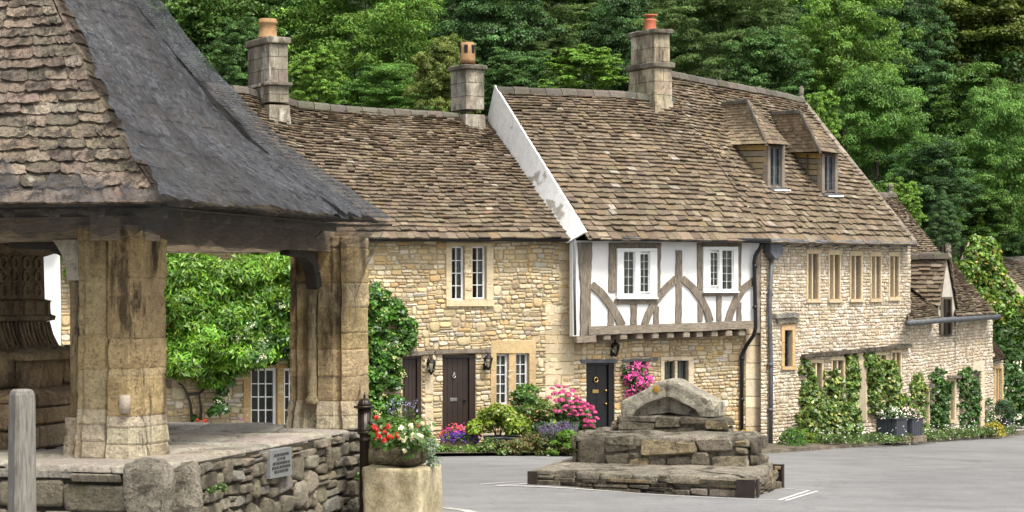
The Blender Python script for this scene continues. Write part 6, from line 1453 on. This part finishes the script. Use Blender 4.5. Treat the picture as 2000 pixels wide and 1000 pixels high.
# daisy bank along the kerb
DB = [(1548, 878, 1612, 874), (1612, 874, 1680, 869), (1730, 864, 1790, 862), (1790, 862, 1850, 857), (1850, 857, 1905, 852), (1905, 852, 1950, 849)]
lbs = ['bank of small white daisies at the left end of the roadside verge', 'bank of white daisies below the middle ivy columns', 'bank of white daisies right of the twin planters', 'daisies below the broad ivy mound', 'green verge plants below the low house shrubs', 'sparse pale verge plants at the end of the row']
def dpos(x, out):
    pl_ = F3 if x < 1775 else F4; v = pl_.at(x, 860, out); v.z = gz(v.x, v.y)+.10; return v
for (x0, y0, x1, y1), lb in zip(DB, lbs):
    o = thing('daisy_clump', lb, 'daisies', dpos((x0+x1)/2, .4), 'daisy banks along the kerb'); L = Leaves(); FL = Leaves(); C_ = []
    for i in range(80):
        t = random.random(); xx = x0+(x1-x0)*t; p = dpos(xx, random.uniform(.15, 1.5 if xx < 1700 else 1.0 if xx < 1775 else .6)); C_.append((p.x, p.y, p.z+random.uniform(.0, .18)))
    clumps(L, C_, rng.uniform(.07, .15, len(C_)), 1500, .06, 2.4, (.075, .13, .03), cv=.3); L.build('foliage', M['leaf'], o)
    P = np.array([c for c in C_ for _ in range(1)])+rng.normal(size=(len(C_), 3))*.10+np.array([[0, -.05, .10]]); FL.add(P, rng.normal(size=P.shape)*.3+np.array([[0, -.5, .8]]), .034, 1.0, colvar(len(P), (.68, .66, .60), .1)); FL.build('blossom', M['petal'], o)
bush('yellow_flower', 'golden yellow flower clump by the low house door', 'flowers', dpos(1907, .5), .30, .28, .38, 40, .11, 1500, .06, 1.6, (.22, .24, .02), alt=(.5, .36, .02), pa=.4, cv=.2)
p = onpx(1960, 63.2); m = MB(); m.lathe(p, [(.17, 0), (.19, .05), (.21, .38), (.225, .40), (.225, .43), (.19, .43), (.01, .40)], 16); tag(m.build('plant_pot', M['dark_slate'], origin=p), 'tall dark pot at the far end of the row by the path', 'pot')
bush('dwarf_conifer', 'dark conifer growing in the tall dark pot', 'shrub', p+Vector((0, 0, .42)), .34, .32, .48, 50, .13, 1800, .07, 4, (.030, .075, .025), cv=.2, lift=.05)
bush('garden_shrub', 'yellow green shrub beyond the path at the right edge', 'shrub', onpx(1990, 68.5), .8, .6, .75, 50, .22, 800, .10, 1.8, (.12, .20, .03), cv=.3)
# flowers in the stone planter by the pump
pc = PLTOP
bush('fern_foliage', 'feathery green foliage filling the stone planter', 'foliage', pc+Vector((.02, .02, .03)), .36, .20, .26, 95, .095, 2600, .055, 3, (.075, .16, .018), cv=.25, lift=.03)
def cluster(label, ctr, n, rad, npet, pr, psz, col, name='begonia'):
    o = thing(name, label, 'flowers', ctr, None); FL = Leaves(); L = Leaves()
    for i in range(n):
        c = np.array(ctr)+rng.normal(size=3)*np.array(rad); d = rng.normal(size=(npet, 3)); d[:, 1] -= .6; d /= np.linalg.norm(d, axis=1, keepdims=True)
        FL.add(c+d*pr, d+rng.normal(size=d.shape)*.3, psz, 1.0, colvar(npet, col, .14)); e = rng.normal(size=(14, 3)); L.add(c+e*.05+np.array([0, .06, -.03]), e+np.array([[0, -1, .6]]), .06, 1.3, colvar(14, GRN, .25))
    FL.build('blossom', M['petal'], o); L.build('foliage', M['leaf'], o); return o
cluster('coral red begonias at the left front of the stone planter', W(752, 850, 24.45), 26, (.062, .04, .06), 16, .026, .036, (.62, .05, .045))
cluster('creamy white begonias at the right front of the stone planter', W(803, 848, 24.45), 24, (.065, .04, .06), 16, .026, .038, (.74, .71, .55))
cluster('salmon pink flowers at the upper right of the stone planter', W(820, 831, 24.6), 10, (.06, .06, .035), 14, .022, .03, (.66, .17, .14))
spikes('salvia', 'thin stems tipped with pale blue flowers rising behind the planter', 'flowers', pc+Vector((.10, .12, .1)), 20, .42, .12, (.26, .29, .46), .5, GRN, .018, 6, .10)
o = thing('trailing_plant', 'silvery green plant trailing over the right end of the planter', 'foliage', W(845, 885, 24.8)); L = Leaves(); C_ = []
for i in range(60): t = random.random(); C_.append(tuple(W(838+random.gauss(0, 7)+8*t, 860+52*t, 24.75+random.gauss(0, .08))))
clumps(L, C_, rng.uniform(.03, .07, 60), 5000, .028, 2.2, (.20, .27, .19), cv=.2, droop=.8); L.build('foliage', M['leaf'], o)
for i, (x, y, lb) in enumerate(((690, 935, 'tuft of weeds growing from the plinth end beside the pump'), (696, 905, 'small weeds in the wall joint left of the pump'), (402, 960, 'little green weeds in a lower joint of the plinth wall'), (1502, 952, 'weeds at the rear right foot of the stepped base'))):
    p = PRp.at(x, y, .12) if x < 1000 else gpt(x, y, .03); bush('weed', lb, 'weeds', p, .10, .08, .08, 10, .05, 5000, .035, 2.2, (.08, .15, .03), stem=False)
p = RP4.at(1813, 588, .05); bush('moss_cushion', 'ochre moss cushion growing in the valley of the low house roof', 'moss', p, .16, .14, .12, 30, .09, 2500, .05, 1.6, (.22, .17, .02), stem=False)

# ================================================================ wooded hillside
def crown_mesh(name, seed, base, alt, pa, n0, rr, per, size, aspect, droop=.3, shape=0, cv=.2, squash=.5):
    global rng; n = int(n0*1.5); base = tuple(1.28*x*f for x, f in zip(base, (1.08, 1, .95))); alt = tuple(1.1*x for x in alt)
    rng = np.random.default_rng(seed); L = Leaves(); C_ = []; R_ = []
    nb = 0 if shape else int(n/4.2)                                   # ragged boughs, each a string of leaf sprays
    for b in range(nb):
        z0 = rng.uniform(-4.2, 3.2); az = b*2.39996+rng.uniform(-.4, .4); el = rng.uniform(-.15, .75)+.25*(z0 > 1)
        d = np.array([math.cos(az)*math.cos(el), math.sin(az)*math.cos(el), math.sin(el)]); o0 = np.array([0, 0, z0])
        R0 = 5.0*(1+.30*noise.noise(Vector(d*2.1)+Vector((seed, 0, z0*.3)))); q = np.dot(o0, d); Lb = -q+math.sqrt(max(.5, q*q-z0*z0+R0*R0)); m_ = 5
        for k in range(m_):
            t = .42+.60*k/(m_-1); p = o0+d*Lb*t+rng.normal(size=3)*.45; p[2] -= .10*t*t*Lb*.6; C_.append(p); R_.append(rr*(1.15-.12*k)*rng.uniform(.7, 1.2))
    n = n if shape else len(C_)+int(n*.12)
    while len(C_) < n:
        d = rng.normal(size=3); d /= np.linalg.norm(d)
        if d[2] < -.55: continue
        k = rng.uniform(.55, 1.0)**.55; lob = 1+.42*noise.noise(Vector(d*1.9)+Vector((seed, 0, 0)))+.12*noise.noise(Vector(d*4.5)+Vector((0, seed, 0)))
        p = d*k*lob*5.0
        if shape == 1: t = (p[2]+5)/10; p[0] *= 1.25-.95*t; p[1] *= 1.25-.95*t; p[2] *= 1.1
        C_.append(p); R_.append(rng.uniform(.55, 1.45)*rr)
    clumps(L, C_, R_, per, size, aspect, base, v=.24, alt=alt, pa=pa, droop=droop, flat=squash, cv=cv, up=.55)
    o = L.build('crown', M['leaf_far']); me = o.data; bpy.data.objects.remove(o); return me, C_
K = {}
K['ash'] = crown_mesh('ash', 1, (.072, .150, .026), (.15, .24, .045), .22, 150, 1.0, 290, .21, 2.6, .6, cv=.24)
K['ash2'] = crown_mesh('ash2', 2, (.060, .138, .028), (.13, .22, .05), .18, 150, 1.05, 270, .21, 2.4, .6, cv=.26)
K['mid'] = crown_mesh('mid', 3, (.043, .095, .018), (.09, .15, .03), .15, 140, 1.05, 260, .22, 1.5, .3, cv=.25)
K['mid2'] = crown_mesh('mid2', 4, (.040, .092, .025), (.08, .14, .04), .15, 150, .95, 300, .21, 1.7, .3, cv=.28)
K['dark'] = crown_mesh('dark', 5, (.034, .080, .025), (.05, .09, .03), .15, 140, 1.05, 260, .22, 1.7, .4, cv=.3)
K['olive'] = crown_mesh('olive', 6, (.075, .112, .024), (.14, .16, .04), .2, 150, 1.0, 280, .22, 1.5, .3, cv=.25)
K['yew'] = crown_mesh('yew', 7, (.050, .092, .026), (.095, .14, .040), .25, 170, .9, 330, .26, 4.5, .9, cv=.28, squash=.42)
K['lime'] = crown_mesh('lime', 8, (.080, .165, .024), (.14, .24, .04), .25, 90, .95, 300, .30, 1.5, .3, cv=.2)
K['spruce'] = crown_mesh('spruce', 9, (.042, .088, .030), (.05, .10, .04), .2, 170, .8, 360, .24, 4.5, .8, 1, cv=.22, squash=.4)
rng = np.random.default_rng(99)
TR = [(385, 70, 135, 125, 80, 'mid', 'broad_tree', 'mid green tree between the netting and the left chimney'),
 (706, 85, 165, 165, 92, 'ash', 'ash_tree', 'tall bright green ash behind the sagging cottage roof'),
 (612, 168, 55, 62, 68, 'lime', 'young_tree', 'small fresh green tree just right of the left chimney'),
 (865, 170, 55, 85, 72, 'olive', 'young_tree', 'small olive tree just left of the middle chimney'),
 (550, 20, 110, 100, 105, 'mid2', 'broad_tree', 'darker tree rising behind the left chimney pot'),
 (960, 70, 105, 120, 100, 'dark', 'broad_tree', 'dark green tree behind the middle chimney'),
 (1090, 30, 130, 100, 106, 'yew', 'yew_tree', 'drooping olive green yew above the ridge of the timber house'),
 (1140, 145, 72, 48, 76, 'lime', 'maple_tree', 'small bright lime maple above the timber house ridge'),
 (1005, 165, 65, 55, 82, 'mid2', 'broad_tree', 'grey green bushy tree right of the middle chimney'),
 (1215, 90, 70, 100, 96, 'dark', 'broad_tree', 'dark tree directly left of the right chimney'),
 (1405, 85, 125, 125, 90, 'yew', 'yew_tree', 'large dark olive yew above the long house ridge'),
 (1500, 165, 85, 90, 84, 'mid2', 'broad_tree', 'grey green tree behind the ridge end finial'),
 (1290, 30, 90, 80, 112, 'mid', 'broad_tree', 'mid green tree top behind the right chimney'),
 (1650, 95, 120, 150, 94, 'ash', 'ash_tree', 'tall light green ash at the top right of the long house'),
 (1715, 285, 95, 130, 86, 'ash2', 'ash_tree', 'full green ash below the tall light ash'),
 (1597, 250, 42, 65, 66, 'lime', 'young_tree', 'slim yellow green tree against the roof verge'),
 (1890, 75, 150, 115, 112, 'olive', 'broad_tree', 'wide olive yellow tree at the top right corner'),
 (1815, 215, 85, 85, 100, 'dark', 'broad_tree', 'dark tree in the gap below the olive tree'),
 (1920, 235, 95, 95, 95, 'mid', 'broad_tree', 'mid green tree under the wide olive tree'),
 (1950, 330, 95, 140, 84, 'ash2', 'ash_tree', 'pale green tree at the right edge halfway up'),
 (1815, 365, 85, 75, 78, 'dark', 'broad_tree', 'dark layered tree behind the corner house roofs'),
 (1755, 415, 45, 55, 70, 'lime', 'young_tree', 'yellow green sapling behind the bare tiled roof'),
 (1895, 415, 75, 65, 82, 'mid', 'broad_tree', 'bushy mid green tree above the creeper gable'),
 (1842, 450, 38, 60, 72, 'spruce', 'spruce_tree', 'small dark spruce left of the creeper gable'),
 (1925, 470, 30, 42, 82, 'lime', 'young_tree', 'yellow green sapling behind the creeper gable'),
 (1985, 455, 55, 70, 92, 'mid2', 'broad_tree', 'grey green tree above the far tiled roof'),
 (820, 20, 90, 80, 112, 'mid2', 'broad_tree', 'tree top above the middle of the sagging roof'),
 (470, 120, 60, 70, 74, 'mid2', 'broad_tree', 'bushy green tree hiding behind the left chimney shaft'),
 (1560, 40, 90, 90, 108, 'dark', 'broad_tree', 'dark tree between the yew and the light ash'),
 (1770, 60, 70, 90, 106, 'dark', 'broad_tree', 'narrow dark tree between the ash and the olive tree'),
 (1675, 420, 60, 60, 76, 'mid', 'broad_tree', 'mid green tree tucked behind the long house verge'), (330, 20, 80, 70, 100, 'dark', 'broad_tree', 'dark tree top beside the netting at the upper edge'),
 (640, 215, 60, 45, 96, 'mid2', 'broad_tree', 'low dark green tree behind the middle of the sagging ridge'),
 (760, 190, 90, 60, 88, 'ash2', 'ash_tree', 'lower green ash just above the sagging ridge'),
 (920, 180, 55, 60, 98, 'dark', 'broad_tree', 'dark tree behind the base of the middle chimney'),
 (1075, 130, 70, 60, 104, 'yew', 'yew_tree', 'dark yew behind the lime maple'),
 (1180, 25, 80, 70, 118, 'mid2', 'broad_tree', 'tree top between the yew and the right chimney pot'),
 (1345, 60, 75, 80, 104, 'dark', 'broad_tree', 'dark tree right beside the right chimney'),
 (1455, 40, 90, 80, 116, 'mid', 'broad_tree', 'mid green tree top above the large yew'),
 (1570, 130, 65, 85, 100, 'mid2', 'broad_tree', 'shaded tree between the grey green tree and the light ash'),
 (1840, 290, 70, 60, 104, 'mid2', 'broad_tree', 'shaded tree at the middle of the right hillside'),
 (1880, 340, 80, 60, 96, 'dark', 'broad_tree', 'dark spreading tree left of the pale right edge tree'),
 (1715, 180, 75, 80, 102, 'mid2', 'broad_tree', 'tree filling the gap right of the light ash'),
 (1990, 150, 70, 90, 120, 'mid', 'broad_tree', 'tree at the right edge below the olive crown'),
 (1770, 320, 60, 60, 94, 'mid', 'broad_tree', 'rounded tree right of the full green ash')]
for i, (x, y, rx, ry, d, k, nm, lb) in enumerate(TR):
    c = W(x, y, d); g = gz(c.x, c.y); o = thing(nm, lb, 'tree', Vector((c.x, c.y, g)), 'trees on the wooded hillside'); me, C_ = K[k]; co = bpy.data.objects.new('crown', me); COL.objects.link(co); co.parent = o
    s = rx*d/F/4.5; sz = ry*d/F/4.4; co.location = (0, 0, c.z-g); co.scale = (s, s*.95, sz); rot = random.uniform(0, 6.28); co.rotation_euler = (0, 0, rot)
    m = MB(); h = c.z-g; r0 = .08+.09*s; b = Vector((c.x, c.y, g-.3))
    m.tube([b, b+Vector((.05, 0, h*.35)), b+Vector((-.08, .05, h*.7)), b+Vector((0, 0, h+.4*sz))], [r0*1.3, r0, r0*.75, r0*.4], 8)
    for j in range(7):
        q = C_[j*11]; e = Vector((c.x+(q[0]*math.cos(rot)-q[1]*math.sin(rot))*s*.85, c.y+(q[0]*math.sin(rot)+q[1]*math.cos(rot))*s*.85, c.z+q[2]*sz*.85)); f0 = b+Vector((0, 0, h*random.uniform(.5, .95)))
        m.tube([f0, f0.lerp(e, .5)+Vector((0, 0, -.15)), e], [r0*.35, r0*.2, r0*.08], 5)
    m.build('trunk', M['bark'], o)
# distant mass of the wood
L = Leaves(); C_ = []; R_ = []
for d in np.arange(122, 230, 4.5):
    nn_ = 34
    for x in np.linspace(-500, 2500, nn_):
        X = (x+random.uniform(-50, 50)-CX)/F*d; y = d+random.uniform(-2, 2); z = gz(X, y)
        for k in range(2): C_.append((X+random.gauss(0, 1), y, z+random.uniform(1.0, 9.5)+(2 if d > 110 else 0))); R_.append(random.uniform(1.3, 2.2))
clumps(L, C_, R_, 75, .30, 1.8, (.034, .074, .022), v=.25, cv=.45, flat=.7)
for d in np.arange(70, 122, 3.0):
    for x in np.linspace(-300, 2300, 38):
        X = (x+random.uniform(-40, 40)-CX)/F*d; z = gz(X, d); hi_ = 3.2 if d < 88 else 5 if d < 100 else 9
        for k in range(1 if d < 100 else 2): C_.append((X, d+random.uniform(-1.5, 1.5), z+random.uniform(.3, hi_))); R_.append(random.uniform(.9, 1.6))
R_ = np.array(R_); N0 = sum(1 for _ in np.arange(122, 230, 4.5))*34*2
clumps(L, C_[N0:], R_[N0:], 130, .25, 1.9, (.044, .096, .026), v=.25, cv=.45, flat=.75)
kind(L.build('woodland', M['leaf_far']), 'stuff')

# ================================================================ camera and light
cam = bpy.data.cameras.new('camera'); co = bpy.data.objects.new('camera', cam); COL.objects.link(co); SC.camera = co
co.location = (0, 0, CZ); co.rotation_euler = (math.pi/2, 0, 0); cam.sensor_width = 36; cam.lens = 36*F/2000; cam.shift_y = 84/2000; cam.clip_end = 2000; cam.clip_start = .1
SUN_EL, SUN_AZ = 60, 38                       # behind the camera, a little to the left; thin bright overcast
w = bpy.data.worlds.new('World'); SC.world = w; w.use_nodes = True; nt = w.node_tree; bg = nt.nodes['Background']
sky = nt.nodes.new('ShaderNodeTexSky'); sky.sky_type = 'NISHITA'; sky.sun_disc = False; sky.sun_elevation = math.radians(SUN_EL); sky.air_density = 1.0; sky.dust_density = 4.0; sky.ozone_density = 1.0
sd = Vector((math.sin(math.radians(SUN_AZ))*math.cos(math.radians(SUN_EL)), -math.cos(math.radians(SUN_AZ))*math.cos(math.radians(SUN_EL)), math.sin(math.radians(SUN_EL))))
sky.sun_rotation = math.atan2(sd.x, sd.y)
hs = nt.nodes.new('ShaderNodeHueSaturation'); hs.inputs['Saturation'].default_value = .28
nt.links.new(sky.outputs[0], hs.inputs['Color']); nt.links.new(hs.outputs[0], bg.inputs[0]); bg.inputs[1].default_value = .10
sl = bpy.data.lights.new('sun', 'SUN'); sl.energy = 1.5; sl.angle = math.radians(12); sl.color = (1, .94, .84); so = bpy.data.objects.new('sun', sl); COL.objects.link(so); so.location = (0, 0, 40); so.rotation_euler = sd.to_track_quat('Z', 'Y').to_euler()
vs_ = SC.view_settings; vs_.view_transform = 'Standard'; vs_.look = 'None'; vs_.gamma = 1; vs_.exposure = 1.4
SC.render.film_transparent = False; SC.cycles.max_bounces = 6; SC.cycles.diffuse_bounces = 3; SC.cycles.transparent_max_bounces = 12; SC.cycles.use_adaptive_sampling = True; SC.cycles.use_denoising = True
